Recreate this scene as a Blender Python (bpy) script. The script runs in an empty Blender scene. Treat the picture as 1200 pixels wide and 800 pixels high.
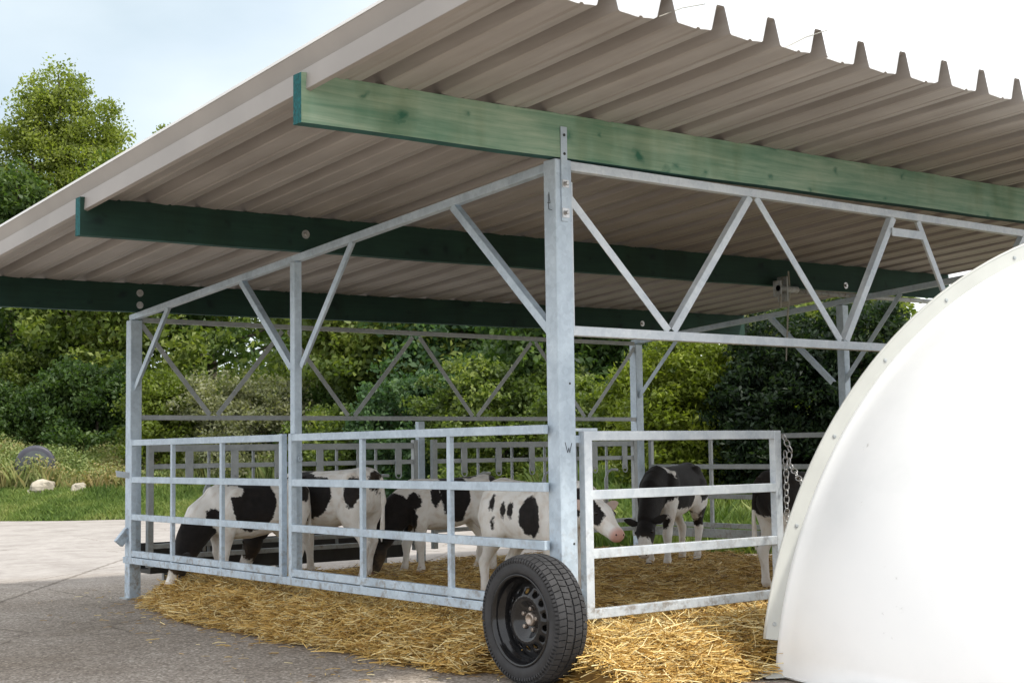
import bpy, bmesh, math, random
import numpy as np
from mathutils import Vector, Matrix, noise as mnoise
random.seed(7); RNG = np.random.default_rng(11)
S = bpy.context.scene; COL = S.collection
PI = math.pi; rad = math.radians

# ------------------------------------------------------------------ camera
CR = Vector((0.7873954546901303, -0.6162835459291974, -0.014247419073564348))
CU = Vector((-0.0363880400901693, -0.0695382010204869, 0.9969154172432236))
CF = Vector((0.6153733082216999, 0.7844482325913987, 0.0771794137870433))
CP = Vector((-4.700479518043808, -5.603660665576037, 1.1642338917015682))
cd = bpy.data.cameras.new('camera'); cam = bpy.data.objects.new('camera', cd); COL.objects.link(cam)
cam.matrix_world = Matrix(((CR.x, CU.x, -CF.x, CP.x), (CR.y, CU.y, -CF.y, CP.y), (CR.z, CU.z, -CF.z, CP.z), (0, 0, 0, 1)))
cd.sensor_width = 36; cd.lens = 1652.67 / 1200 * 36; cd.clip_start = .05; cd.clip_end = 3000
S.camera = cam

# ------------------------------------------------------------------ sky, sun, exposure
SKX, SKY_ = 7.7, 1.9
SUN_EL, SUN_AZ = rad(54), rad(152)          # azimuth clockwise from +Y: sun behind the camera, to its right
W = bpy.data.worlds.new('World'); S.world = W; W.use_nodes = True
wn, wl = W.node_tree.nodes, W.node_tree.links; wn.clear()
wo = wn.new('ShaderNodeOutputWorld'); wb = wn.new('ShaderNodeBackground'); wb2 = wn.new('ShaderNodeBackground')
sk = wn.new('ShaderNodeTexSky'); sk.sky_type = 'NISHITA'; sk.sun_disc = False
sk.sun_elevation = SUN_EL; sk.sun_rotation = SUN_AZ; sk.air_density = 1.0; sk.dust_density = 1.5
wb.inputs['Strength'].default_value = 0.12
tc = wn.new('ShaderNodeTexCoord'); mp = wn.new('ShaderNodeMapping'); mp.inputs['Scale'].default_value = (1, 1, 2.2)
mp.inputs['Location'].default_value = (SKX, SKY_, 0.0)
nz = wn.new('ShaderNodeTexNoise'); nz.inputs['Scale'].default_value = 1.3; nz.inputs['Detail'].default_value = 7; nz.inputs['Roughness'].default_value = .5
rp = wn.new('ShaderNodeValToRGB'); rp.color_ramp.elements[0].position = .30; rp.color_ramp.elements[1].position = .62
rp.color_ramp.elements[0].color = (.72, .72, .72, 1); rp.color_ramp.elements[1].color = (.98, .98, .98, 1)
nz2 = wn.new('ShaderNodeTexNoise'); nz2.inputs['Scale'].default_value = 2.3; nz2.inputs['Detail'].default_value = 8
rp2 = wn.new('ShaderNodeValToRGB'); rp2.color_ramp.elements[0].position = .22; rp2.color_ramp.elements[1].position = .58
rp2.color_ramp.elements[0].color = (.63, .735, .785, 1); rp2.color_ramp.elements[1].color = (1.36, 1.38, 1.40, 1)
wb2.inputs['Strength'].default_value = 0.62
mx = wn.new('ShaderNodeMixShader')
wl.new(tc.outputs['Generated'], mp.inputs[0]); wl.new(mp.outputs[0], nz.inputs['Vector']); wl.new(mp.outputs[0], nz2.inputs['Vector'])
wl.new(nz.outputs['Fac'], rp.inputs[0]); 
# a thin high cloud sheet; one greyer, bluer cloud bank stands low to the north
sdp = wn.new('ShaderNodeVectorMath'); sdp.operation = 'DOT_PRODUCT'; sdp.inputs[1].default_value = (math.sin(rad(8)) * .96, math.cos(rad(8)) * .96, 0.28)
smr = wn.new('ShaderNodeMapRange'); smr.inputs[1].default_value = .74; smr.inputs[2].default_value = .97; smr.inputs[3].default_value = .62; smr.inputs[4].default_value = .22
sad = wn.new('ShaderNodeMath'); sad.operation = 'MULTIPLY_ADD'; sad.inputs[1].default_value = .55
sub = wn.new('ShaderNodeMath'); sub.operation = 'SUBTRACT'; sub.inputs[1].default_value = .275
wl.new(tc.outputs['Generated'], sdp.inputs[0]); wl.new(sdp.outputs['Value'], smr.inputs[0]); wl.new(nz2.outputs['Fac'], sad.inputs[0]); wl.new(smr.outputs[0], sad.inputs[2])
wl.new(sad.outputs[0], sub.inputs[0]); wl.new(sub.outputs[0], rp2.inputs[0])
wl.new(sk.outputs[0], wb.inputs['Color']); wl.new(rp2.outputs[0], wb2.inputs['Color'])
wl.new(rp.outputs[0], mx.inputs[0]); wl.new(wb.outputs[0], mx.inputs[1]); wl.new(wb2.outputs[0], mx.inputs[2]); wl.new(mx.outputs[0], wo.inputs[0])
sl = bpy.data.lights.new('sun', 'SUN'); sl.energy = 2.0; sl.angle = rad(4.0); sl.color = (1, .95, .86)
so = bpy.data.objects.new('sun', sl); COL.objects.link(so)
sd = Vector((math.sin(SUN_AZ) * math.cos(SUN_EL), math.cos(SUN_AZ) * math.cos(SUN_EL), math.sin(SUN_EL)))
so.rotation_euler = sd.to_track_quat('Z', 'Y').to_euler()
S.view_settings.view_transform = 'Standard'; S.view_settings.look = 'None'; S.view_settings.exposure = .92; S.view_settings.gamma = 1

# ------------------------------------------------------------------ view-aligned ground coordinates: only used to choose where background things stand
FH = Vector((.6174, .7867, 0)); RH = Vector((.7867, -.6174, 0))
def vp(px, D, z=0.0):
    r = (px - 600) / 1652.67 * D
    p = CP + FH * D + RH * r
    return Vector((p.x, p.y, z))

# ------------------------------------------------------------------ tagging
def tag(o, label=None, cat=None, group=None, kind=None):
    if label: o['label'] = label
    if cat: o['category'] = cat
    if group: o['group'] = group
    if kind: o['kind'] = kind
    return o
def empty(name, loc, label, cat, group=None, rz=0):
    o = bpy.data.objects.new(name, None); COL.objects.link(o); o.location = loc; o.rotation_euler = (0, 0, rz)
    o.empty_display_size = .1
    return tag(o, label, cat, group)
class MB:
    def __init__(s): s.v = []; s.f = []; s.m = []
    def add(s, vs, fs, mi=0):
        n = len(s.v); s.v += [tuple(v) for v in vs]; s.f += [tuple(i + n for i in f) for f in fs]; s.m += [mi] * len(fs)
    def box(s, a, b, mi=0):
        x0, y0, z0 = a; x1, y1, z1 = b
        vs = [(x0, y0, z0), (x1, y0, z0), (x1, y1, z0), (x0, y1, z0), (x0, y0, z1), (x1, y0, z1), (x1, y1, z1), (x0, y1, z1)]
        s.add(vs, [(0, 3, 2, 1), (4, 5, 6, 7), (0, 1, 5, 4), (1, 2, 6, 5), (2, 3, 7, 6), (3, 0, 4, 7)], mi); return s
    def bar(s, p, q, w, h, up=(0, 0, 1), mi=0):           # rectangular bar from p to q, w sideways, h along up
        p = Vector(p); q = Vector(q); t = (q - p).normalized(); u = Vector(up); a = t.cross(u).normalized() * w / 2; b = a.cross(t).normalized() * h / 2
        vs = [p - a - b, p + a - b, p + a + b, p - a + b, q - a - b, q + a - b, q + a + b, q - a + b]
        s.add(vs, [(0, 1, 2, 3), (7, 6, 5, 4), (0, 4, 5, 1), (1, 5, 6, 2), (2, 6, 7, 3), (3, 7, 4, 0)], mi); return s
    def angle(s, p, q, w, th, side=(0, 1, 0), out=(0, 0, 1)):  # L section: one flange in the plane, one turned away
        p = Vector(p); q = Vector(q); t = (q - p).normalized(); n = Vector(side).normalized(); e = t.cross(n).normalized()
        s.bar(p + e * 0, q + e * 0, w, th, n)
        s.bar(p + e * (w / 2 - th / 2) + n * (w / 2 + .0015), q + e * (w / 2 - th / 2) + n * (w / 2 + .0015), th, w - th, n); return s
    def tube(s, pts, rs, n=8, cap=True, mi=0):
        pts = [Vector(p) for p in pts]
        if not hasattr(rs, '__len__'): rs = [rs] * len(pts)
        base = len(s.v); ref = Vector((0, 0, 1))
        t0 = (pts[1] - pts[0]).normalized()
        if abs(t0.dot(ref)) > .9: ref = Vector((1, 0, 0))
        a = t0.cross(ref).normalized(); vs = []
        for i, p in enumerate(pts):
            t = (pts[min(i + 1, len(pts) - 1)] - pts[max(i - 1, 0)]).normalized()
            a = (a - t * a.dot(t)).normalized(); b = t.cross(a)
            for k in range(n):
                an = 2 * PI * k / n; vs.append(p + (a * math.cos(an) + b * math.sin(an)) * rs[i])
        fs = [(i * n + k, i * n + (k + 1) % n, (i + 1) * n + (k + 1) % n, (i + 1) * n + k) for i in range(len(pts) - 1) for k in range(n)]
        if cap: fs += [tuple(range(n))[::-1], tuple((len(pts) - 1) * n + k for k in range(n))]
        s.add(vs, fs, mi); return s
    def lathe(s, prof, o, ax, n=48, mi=0, a0=0, a1=2 * PI):      # prof: (along axis, radius)
        ax = Vector(ax).normalized(); ref = Vector((0, 0, 1)) if abs(ax.z) < .9 else Vector((1, 0, 0))
        u = ax.cross(ref).normalized(); w = ax.cross(u); o = Vector(o); full = abs(a1 - a0 - 2 * PI) < 1e-6
        m = n if full else n + 1; vs = []
        for h, r in prof:
            for k in range(m):
                an = a0 + (a1 - a0) * k / n; vs.append(o + ax * h + (u * math.cos(an) + w * math.sin(an)) * r)
        fs = [(i * m + k, i * m + (k + 1) % m, (i + 1) * m + (k + 1) % m, (i + 1) * m + k) for i in range(len(prof) - 1) for k in range(n)]
        s.add(vs, fs, mi); return s
    def sphere(s, c, r, n=12, mi=0):
        c = Vector(c); r = Vector(r) if hasattr(r, '__len__') else Vector((r, r, r)); vs = []
        for i in range(n // 2 + 1):
            th = PI * i / (n // 2)
            for k in range(n):
                ph = 2 * PI * k / n; vs.append(c + Vector((r.x * math.sin(th) * math.cos(ph), r.y * math.sin(th) * math.sin(ph), r.z * math.cos(th))))
        s.add(vs, [(i * n + k, i * n + (k + 1) % n, (i + 1) * n + (k + 1) % n, (i + 1) * n + k) for i in range(n // 2) for k in range(n)], mi); return s
    def build(s, name, mat, parent=None, bevel=0, smooth=False, fix=False, **kw):
        me = bpy.data.meshes.new(name)
        off = Vector((0, 0, 0))
        if parent is not None and not kw.pop('local', False):
            off = parent.location.copy()
            q = parent.parent
            while q is not None: off += q.location; q = q.parent
        else: kw.pop('local', None)
        me.from_pydata([tuple(Vector(v) - off) for v in s.v], [], s.f)
        for mm in (mat if isinstance(mat, (list, tuple)) else [mat]): me.materials.append(mm)
        if max(s.m, default=0) > 0: me.polygons.foreach_set('material_index', s.m)
        if fix or smooth:
            bm = bmesh.new(); bm.from_mesh(me); bmesh.ops.remove_doubles(bm, verts=bm.verts, dist=1e-5)
            bmesh.ops.recalc_face_normals(bm, faces=bm.faces); bm.to_mesh(me); bm.free()
        if smooth: me.polygons.foreach_set('use_smooth', [True] * len(me.polygons))
        o = bpy.data.objects.new(name, me); COL.objects.link(o)
        if parent is not None: o.parent = parent
        if bevel:
            b = o.modifiers.new('bevel', 'BEVEL'); b.width = bevel; b.segments = 2; b.limit_method = 'ANGLE'
        tag(o, **kw); return o
def np_mesh(name, V, Fq, mat, parent=None, attrs=None, smooth=False):
    """fast mesh from numpy: V (n,3), Fq (m,k)"""
    me = bpy.data.meshes.new(name); m, k = Fq.shape
    me.vertices.add(len(V)); me.vertices.foreach_set('co', np.asarray(V, dtype=np.float32).ravel())
    me.loops.add(m * k); me.loops.foreach_set('vertex_index', Fq.astype(np.int32).ravel())
    me.polygons.add(m); me.polygons.foreach_set('loop_start', np.arange(0, m * k, k, dtype=np.int32))
    me.update(calc_edges=True); me.validate()
    for n_, (dom, arr) in (attrs or {}).items():
        a = me.attributes.new(n_, 'FLOAT', dom); a.data.foreach_set('value', np.asarray(arr, dtype=np.float32))
    for mm in (mat if isinstance(mat, (list, tuple)) else [mat]): me.materials.append(mm)
    if smooth: me.polygons.foreach_set('use_smooth', [True] * m)
    o = bpy.data.objects.new(name, me); COL.objects.link(o)
    if parent is not None: o.parent = parent
    return o

# ------------------------------------------------------------------ materials
def mat(name):
    m = bpy.data.materials.new(name); m.use_nodes = True; n = m.node_tree.nodes; l = m.node_tree.links
    return m, n, l, n['Principled BSDF']
def N(n, t, **kw):
    x = n.new('ShaderNode' + t)
    for k, v in kw.items():
        if k in x.inputs: x.inputs[k].default_value = v
        else: setattr(x, k, v)
    return x
def ramp(n, stops):
    r = n.new('ShaderNodeValToRGB'); e = r.color_ramp.elements
    while len(e) > 1: e.remove(e[-1])
    e[0].position = stops[0][0]; e[0].color = (*stops[0][1], 1)
    for p, c in stops[1:]: x = e.new(p); x.color = (*c, 1)
    return r
def bump(n, l, src, dst, strength, dist):
    b = N(n, 'Bump'); b.inputs['Strength'].default_value = strength; b.inputs['Distance'].default_value = dist
    l.new(src, b.inputs['Height']); l.new(b.outputs[0], dst.inputs['Normal']); return b
def steel_mat(name, c0, c1, metal=.35, ro=.5):
    m, n, l, p = mat(name); t = N(n, 'TexCoord'); v = N(n, 'TexVoronoi', Scale=38.0); z = N(n, 'TexNoise', Scale=5.0, Detail=6.0); z3 = N(n, 'TexNoise', Scale=60.0, Detail=3.0)
    l.new(t.outputs['Object'], v.inputs['Vector']); l.new(t.outputs['Object'], z.inputs['Vector']); l.new(t.outputs['Object'], z3.inputs['Vector'])
    sp = N(n, 'SeparateColor'); l.new(v.outputs['Color'], sp.inputs[0])
    a = N(n, 'Math', operation='MULTIPLY'); a.inputs[1].default_value = .16; l.new(sp.outputs[0], a.inputs[0])
    b = N(n, 'Math', operation='MULTIPLY_ADD'); b.inputs[1].default_value = .85; l.new(z.outputs['Fac'], b.inputs[0]); l.new(a.outputs[0], b.inputs[2])
    b2 = N(n, 'Math', operation='MULTIPLY_ADD'); b2.inputs[1].default_value = .2; l.new(z3.outputs['Fac'], b2.inputs[0]); l.new(b.outputs[0], b2.inputs[2])
    r = ramp(n, [(.35, c0), (.85, c1)]); l.new(b2.outputs[0], r.inputs[0])
    sx = N(n, 'SeparateXYZ'); l.new(t.outputs['Object'], sx.inputs[0]); hr = N(n, 'MapRange'); hr.inputs[1].default_value = .95; hr.inputs[2].default_value = .2; l.new(sx.outputs[2], hr.inputs[0])
    dn_ = N(n, 'TexNoise', Scale=17.0, Detail=8.0, Roughness=.7); l.new(t.outputs['Object'], dn_.inputs['Vector']); dr_ = ramp(n, [(.50, (0, 0, 0)), (.66, (.8, .8, .8))]); l.new(dn_.outputs['Fac'], dr_.inputs[0])
    dm = N(n, 'Math', operation='MULTIPLY'); l.new(hr.outputs[0], dm.inputs[0]); l.new(dr_.outputs[0], dm.inputs[1])
    mxd = N(n, 'MixRGB'); mxd.inputs[2].default_value = (.20, .15, .10, 1); l.new(dm.outputs[0], mxd.inputs[0]); l.new(r.outputs[0], mxd.inputs[1]); l.new(mxd.outputs[0], p.inputs['Base Color'])
    p.inputs['Metallic'].default_value = metal
    rr = N(n, 'MapRange'); rr.inputs[3].default_value = ro - .12; rr.inputs[4].default_value = ro + .15; l.new(b2.outputs[0], rr.inputs[0]); l.new(rr.outputs[0], p.inputs['Roughness'])
    bump(n, l, b2.outputs[0], p, .15, .003); return m
M = {}
M['galv'] = steel_mat('galvanised_steel', (.36, .44, .52), (.60, .70, .79), .22)
M['galv_bright'] = steel_mat('bright_galvanised_steel', (.48, .54, .60), (.74, .79, .83), .2)  # palest steel tone, mostly on front parts
M['galv_dull'] = steel_mat('dull_galvanised_steel', (.29, .32, .33), (.47, .50, .51), .2, .6)  # darker grey steel tone, mostly on rear and right-hand parts
def plain(name, c, ro=.6, metal=0, var=.25, sc=8., bs=.1, bd=.002):
    m, n, l, p = mat(name); t = N(n, 'TexCoord'); z = N(n, 'TexNoise', Scale=sc, Detail=8.0); l.new(t.outputs['Object'], z.inputs['Vector'])
    r = ramp(n, [(.3, tuple(x * (1 - var) for x in c)), (.7, tuple(min(1, x * (1 + var)) for x in c))]); l.new(z.outputs['Fac'], r.inputs[0]); l.new(r.outputs[0], p.inputs['Base Color'])
    p.inputs['Roughness'].default_value = ro; p.inputs['Metallic'].default_value = metal; bump(n, l, z.outputs['Fac'], p, bs, bd); return m
M['black_paint'] = plain('black_gloss_paint', (.010, .010, .011), .13, 0, .4, 20, .04)
M['hub'] = plain('rusty_hub_steel', (.34, .29, .25), .4, .7, .5, 40)
M['rubber'] = plain('tyre_rubber', (.030, .030, .032), .75, 0, .35, 14, .35, .003)
M['bolt'] = plain('zinc_bolt', (.5, .5, .5), .35, .8, .2, 30)
M['marker'] = plain('black_marker', (.02, .02, .025), .5)
M['hole_dark'] = plain('hole_darkness', (.02, .02, .02), .6)  # black discs painted for the darkness inside open holes
M['hoof'] = plain('hoof_horn', (.10, .085, .07), .6, 0, .3, 30)
M['eye'] = plain('dark_eye', (.01, .008, .007), .08)
M['tag_orange'] = plain('orange_tag', (.8, .28, .03), .5)
M['tag_yellow'] = plain('yellow_tag', (.8, .6, .06), .5)
M['collar_green'] = plain('green_collar', (.008, .045, .03), .8)
M['trough'] = plain('dark_trough', (.035, .033, .03), .6, 0, .3)
M['stone'] = plain('pale_stone', (.40, .36, .29), .9, 0, .3, 6, .6, .03)
M['drum'] = plain('dark_grey_plastic', (.055, .055, .075), .5, 0, .3, 3)
M['drum_lid'] = plain('grey_plastic_lid', (.075, .085, .095), .6, 0, .3, 3)
M['bark'] = plain('bark', (.10, .085, .065), .9, 0, .5, 9, .8, .03)
M['concrete'] = plain('grey_concrete', (.27, .28, .30), .85, 0, .2, 3)
M['rope'] = plain('grey_rope', (.35, .34, .30), .9)

# roof sheet: stone-grey painted steel, dusty underside, lapped and stained
m, n, l, p = mat('grey_roof_sheet'); M['roof'] = m
t = N(n, 'TexCoord'); mpn = N(n, 'Mapping'); mpn.inputs['Scale'].default_value = (7, .35, 7); l.new(t.outputs['Object'], mpn.inputs[0])
z = N(n, 'TexNoise', Scale=2.0, Detail=8.0, Roughness=.6); l.new(mpn.outputs[0], z.inputs['Vector'])
z2 = N(n, 'TexNoise', Scale=1.3, Detail=6.0); l.new(t.outputs['Object'], z2.inputs['Vector'])
r = ramp(n, [(.25, (.31, .288, .272)), (.5, (.36, .338, .322)), (.75, (.43, .408, .392))]); l.new(z.outputs['Fac'], r.inputs[0])
r2 = ramp(n, [(.35, (.86, .85, .84)), (.65, (1.05, 1.05, 1.05))]); l.new(z2.outputs['Fac'], r2.inputs[0])
mm = N(n, 'MixRGB', blend_type='MULTIPLY'); mm.inputs[0].default_value = 1; l.new(r.outputs[0], mm.inputs[1]); l.new(r2.outputs[0], mm.inputs[2]); l.new(mm.outputs[0], p.inputs['Base Color'])
p.inputs['Roughness'].default_value = .55; bump(n, l, z.outputs['Fac'], p, .25, .004)
M['roof_lit_top'] = plain('sunlit_roof_top', (.80, .80, .79), .35, 0, .08, 2)  # outer sheet faces whitened in colour to carry sun and sky brightness
M['flashing'] = plain('pale_flashing', (.31, .285, .265), .5, 0, .10, 2)

def timber(name, c0, c1, knot):
    m, n, l, p = mat(name); t = N(n, 'TexCoord')
    def mapped(sx, sy, sz):
        q = N(n, 'Mapping'); q.inputs['Scale'].default_value = (sx, sy, sz); l.new(t.outputs['Object'], q.inputs[0]); return q
    g1 = N(n, 'TexNoise', Scale=1.0, Detail=9.0, Roughness=.65, Distortion=.8); l.new(mapped(1.6, 22, 34).outputs[0], g1.inputs['Vector'])
    g2 = N(n, 'TexNoise', Scale=1.0, Detail=5.0, Roughness=.55); l.new(mapped(2.2, 4, 5).outputs[0], g2.inputs['Vector'])
    ad = N(n, 'Math', operation='MULTIPLY_ADD'); ad.inputs[1].default_value = .55; l.new(g1.outputs['Fac'], ad.inputs[0])
    h = N(n, 'Math', operation='MULTIPLY'); h.inputs[1].default_value = .5; l.new(g2.outputs['Fac'], h.inputs[0]); l.new(h.outputs[0], ad.inputs[2])
    r = ramp(n, [(.36, c0), (.52, tuple((a + b) / 2 for a, b in zip(c0, c1))), (.66, c1)]); l.new(ad.outputs[0], r.inputs[0])
    sx = N(n, 'SeparateXYZ'); l.new(t.outputs['Object'], sx.inputs[0]); cx = N(n, 'CombineXYZ')
    yz = N(n, 'Math', operation='ADD'); l.new(sx.outputs[1], yz.inputs[0]); l.new(sx.outputs[2], yz.inputs[1])
    l.new(sx.outputs[0], cx.inputs[0]); l.new(yz.outputs[0], cx.inputs[1])
    def knots(kx, kz, stops, dist):
        q = N(n, 'Mapping'); q.inputs['Scale'].default_value = (kx, kz, 1); l.new(cx.outputs[0], q.inputs[0])
        zd = N(n, 'TexNoise', Scale=3.0, Detail=5.0); l.new(q.outputs[0], zd.inputs['Vector'])
        mv = N(n, 'MixRGB'); mv.inputs[0].default_value = dist; l.new(q.outputs[0], mv.inputs[1]); l.new(zd.outputs['Color'], mv.inputs[2])
        v = N(n, 'TexVoronoi', voronoi_dimensions='2D', Scale=1.0); l.new(mv.outputs[0], v.inputs['Vector'])
        k = ramp(n, stops); l.new(v.outputs['Distance'], k.inputs[0]); return k
    kr = knots(2.3, 2.9, [(.025, (1, 1, 1)), (.05, (.6, .6, .6)), (.08, (.28, .28, .28)), (.24, (0, 0, 0))], .3)
    kr2 = knots(4.3, 5.0, [(.02, (.7, .7, .7)), (.05, (.3, .3, .3)), (.10, (0, 0, 0))], .35)
    kk = N(n, 'Math', operation='MAXIMUM'); l.new(kr.outputs[0], kk.inputs[0]); l.new(kr2.outputs[0], kk.inputs[1])
    z4 = N(n, 'TexNoise', Scale=1.0, Detail=4.0); l.new(mapped(3.4, 1, .9).outputs[0], z4.inputs['Vector'])
    st = ramp(n, [(.52, (0, 0, 0)), (.64, (.55, .55, .55))]); l.new(z4.outputs['Fac'], st.inputs[0])
    m1 = N(n, 'MixRGB'); m1.inputs[2].default_value = (*knot, 1); l.new(kk.outputs[0], m1.inputs[0]); l.new(r.outputs[0], m1.inputs[1])
    m2 = N(n, 'MixRGB', blend_type='MULTIPLY'); m2.inputs[2].default_value = (.72, .70, .58, 1); l.new(m1.outputs[0], m2.inputs[1]); l.new(st.outputs[0], m2.inputs[0])
    l.new(m2.outputs[0], p.inputs['Base Color']); p.inputs['Roughness'].default_value = .85; bump(n, l, ad.outputs[0], p, .5, .004); return m
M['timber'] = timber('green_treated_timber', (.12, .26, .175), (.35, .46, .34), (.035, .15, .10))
M['timber_shaded'] = timber('shaded_green_treated_timber', (.007, .032, .025), (.014, .052, .036), (.004, .02, .018))  # same green timber, with the shade under the roof put into its colour
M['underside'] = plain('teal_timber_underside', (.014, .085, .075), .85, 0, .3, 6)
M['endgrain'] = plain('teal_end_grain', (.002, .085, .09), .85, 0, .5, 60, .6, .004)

# white GRP
m, n, l, p = mat('white_fibreglass'); M['grp'] = m
t = N(n, 'TexCoord'); z = N(n, 'TexNoise', Scale=1.6, Detail=9.0, Roughness=.7); l.new(t.outputs['Object'], z.inputs['Vector'])
r = ramp(n, [(.25, (.84, .855, .86)), (.5, (.90, .91, .915)), (.75, (.92, .93, .93))]); l.new(z.outputs['Fac'], r.inputs[0])
z2 = N(n, 'TexNoise', Scale=3.4, Detail=12.0, Roughness=.8); l.new(t.outputs['Object'], z2.inputs['Vector'])
sc = ramp(n, [(.63, (0, 0, 0)), (.66, (.6, .6, .6))]); l.new(z2.outputs['Fac'], sc.inputs[0])
m2 = N(n, 'MixRGB'); m2.inputs[2].default_value = (.45, .45, .43, 1); l.new(sc.outputs[0], m2.inputs[0]); l.new(r.outputs[0], m2.inputs[1])
l.new(m2.outputs[0], p.inputs['Base Color']); p.inputs['Roughness'].default_value = .35; bump(n, l, z.outputs['Fac'], p, .05, .01)
M['grp_in'] = plain('white_fibreglass_rim', (.52, .53, .50), .4, 0, .06, 4)

# yard: dark worn tarmac near the shelter, pale concrete beyond a diagonal seam
m, n, l, p = mat('yard_surface'); M['yard'] = m
t = N(n, 'TexCoord')
agg = N(n, 'TexVoronoi', Scale=75.0); l.new(t.outputs['Object'], agg.inputs['Vector'])
spc = N(n, 'SeparateColor'); l.new(agg.outputs['Color'], spc.inputs[0])
zb = N(n, 'TexNoise', Scale=.55, Detail=8.0, Roughness=.6); l.new(t.outputs['Object'], zb.inputs['Vector'])
zf = N(n, 'TexNoise', Scale=9.0, Detail=8.0, Roughness=.7); l.new(t.outputs['Object'], zf.inputs['Vector'])
rn = ramp(n, [(.0, (.18, .155, .13)), (.5, (.32, .28, .245)), (.85, (.43, .385, .34)), (1, (.60, .55, .50))]); l.new(spc.outputs[0], rn.inputs[0])
rb = ramp(n, [(.32, (.66, .61, .54)), (.55, (1, .98, .95)), (.75, (1.15, 1.12, 1.08))]); l.new(zb.outputs['Fac'], rb.inputs[0])
near = N(n, 'MixRGB', blend_type='MULTIPLY'); near.inputs[0].default_value = 1; l.new(rn.outputs[0], near.inputs[1]); l.new(rb.outputs[0], near.inputs[2])
rf = ramp(n, [(.25, (.24, .215, .20)), (.5, (.36, .335, .315)), (.8, (.46, .43, .41))])
zfar = N(n, 'TexNoise', Scale=1.6, Detail=10.0, Roughness=.68); l.new(t.outputs['Object'], zfar.inputs['Vector']); l.new(zfar.outputs['Fac'], rf.inputs[0])
# seam line: world normal direction roughly away from the camera
dp = N(n, 'VectorMath', operation='DOT_PRODUCT'); dp.inputs[1].default_value = (.12, .99, 0); l.new(t.outputs['Object'], dp.inputs[0])
wob = N(n, 'Math', operation='MULTIPLY_ADD'); wob.inputs[1].default_value = 2.0; l.new(zb.outputs['Fac'], wob.inputs[0]); l.new(dp.outputs['Value'], wob.inputs[2])
sf = N(n, 'MapRange'); sf.inputs[1].default_value = 7.6; sf.inputs[2].default_value = 9.6; l.new(wob.outputs[0], sf.inputs[0])
far = N(n, 'MixRGB'); l.new(sf.outputs[0], far.inputs[0]); l.new(near.outputs[0], far.inputs[1]); l.new(rf.outputs[0], far.inputs[2])
# brownish straw-dust stain in front of the pen
crk = N(n, 'TexVoronoi', Scale=.45, feature='DISTANCE_TO_EDGE'); 
mc = N(n, 'MixRGB'); mc.inputs[0].default_value = .12; l.new(t.outputs['Object'], mc.inputs[1]); l.new(zf.outputs['Color'], mc.inputs[2]); l.new(mc.outputs[0], crk.inputs['Vector'])
cr = ramp(n, [(.0, (.45, .42, .38)), (.006, (1, 1, 1))]); l.new(crk.outputs['Distance'], cr.inputs[0])
ld = N(n, 'VectorMath', operation='DOT_PRODUCT'); ld.inputs[1].default_value = (.82, -.57, 0); l.new(mc.outputs[0], ld.inputs[0])
la = N(n, 'Math', operation='ADD'); la.inputs[1].default_value = 3.65; l.new(ld.outputs['Value'], la.inputs[0]); lb = N(n, 'Math', operation='ABSOLUTE'); l.new(la.outputs[0], lb.inputs[0])
lr = ramp(n, [(.012, (.40, .37, .33)), (.022, (1, 1, 1))]); l.new(lb.outputs[0], lr.inputs[0])
crm = N(n, 'MixRGB', blend_type='MULTIPLY'); crm.inputs[0].default_value = 1; l.new(cr.outputs[0], crm.inputs[1]); l.new(lr.outputs[0], crm.inputs[2]); cr = crm
fin = N(n, 'MixRGB', blend_type='MULTIPLY'); fin.inputs[0].default_value = .75; l.new(far.outputs[0], fin.inputs[1]); l.new(cr.outputs[0], fin.inputs[2])
fl = ramp(n, [(.3, (.82, .80, .78)), (.7, (1.1, 1.1, 1.1))]); l.new(zf.outputs['Fac'], fl.inputs[0])
fin2 = N(n, 'MixRGB', blend_type='MULTIPLY'); fin2.inputs[0].default_value = 1; l.new(fin.outputs[0], fin2.inputs[1]); l.new(fl.outputs[0], fin2.inputs[2])
l.new(fin2.outputs[0], p.inputs['Base Color']); p.inputs['Roughness'].default_value = .9
ad = N(n, 'Math', operation='MULTIPLY_ADD'); ad.inputs[1].default_value = .5; l.new(spc.outputs[1], ad.inputs[0]); l.new(zf.outputs['Fac'], ad.inputs[2]); bump(n, l, ad.outputs[0], p, .5, .006)

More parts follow.
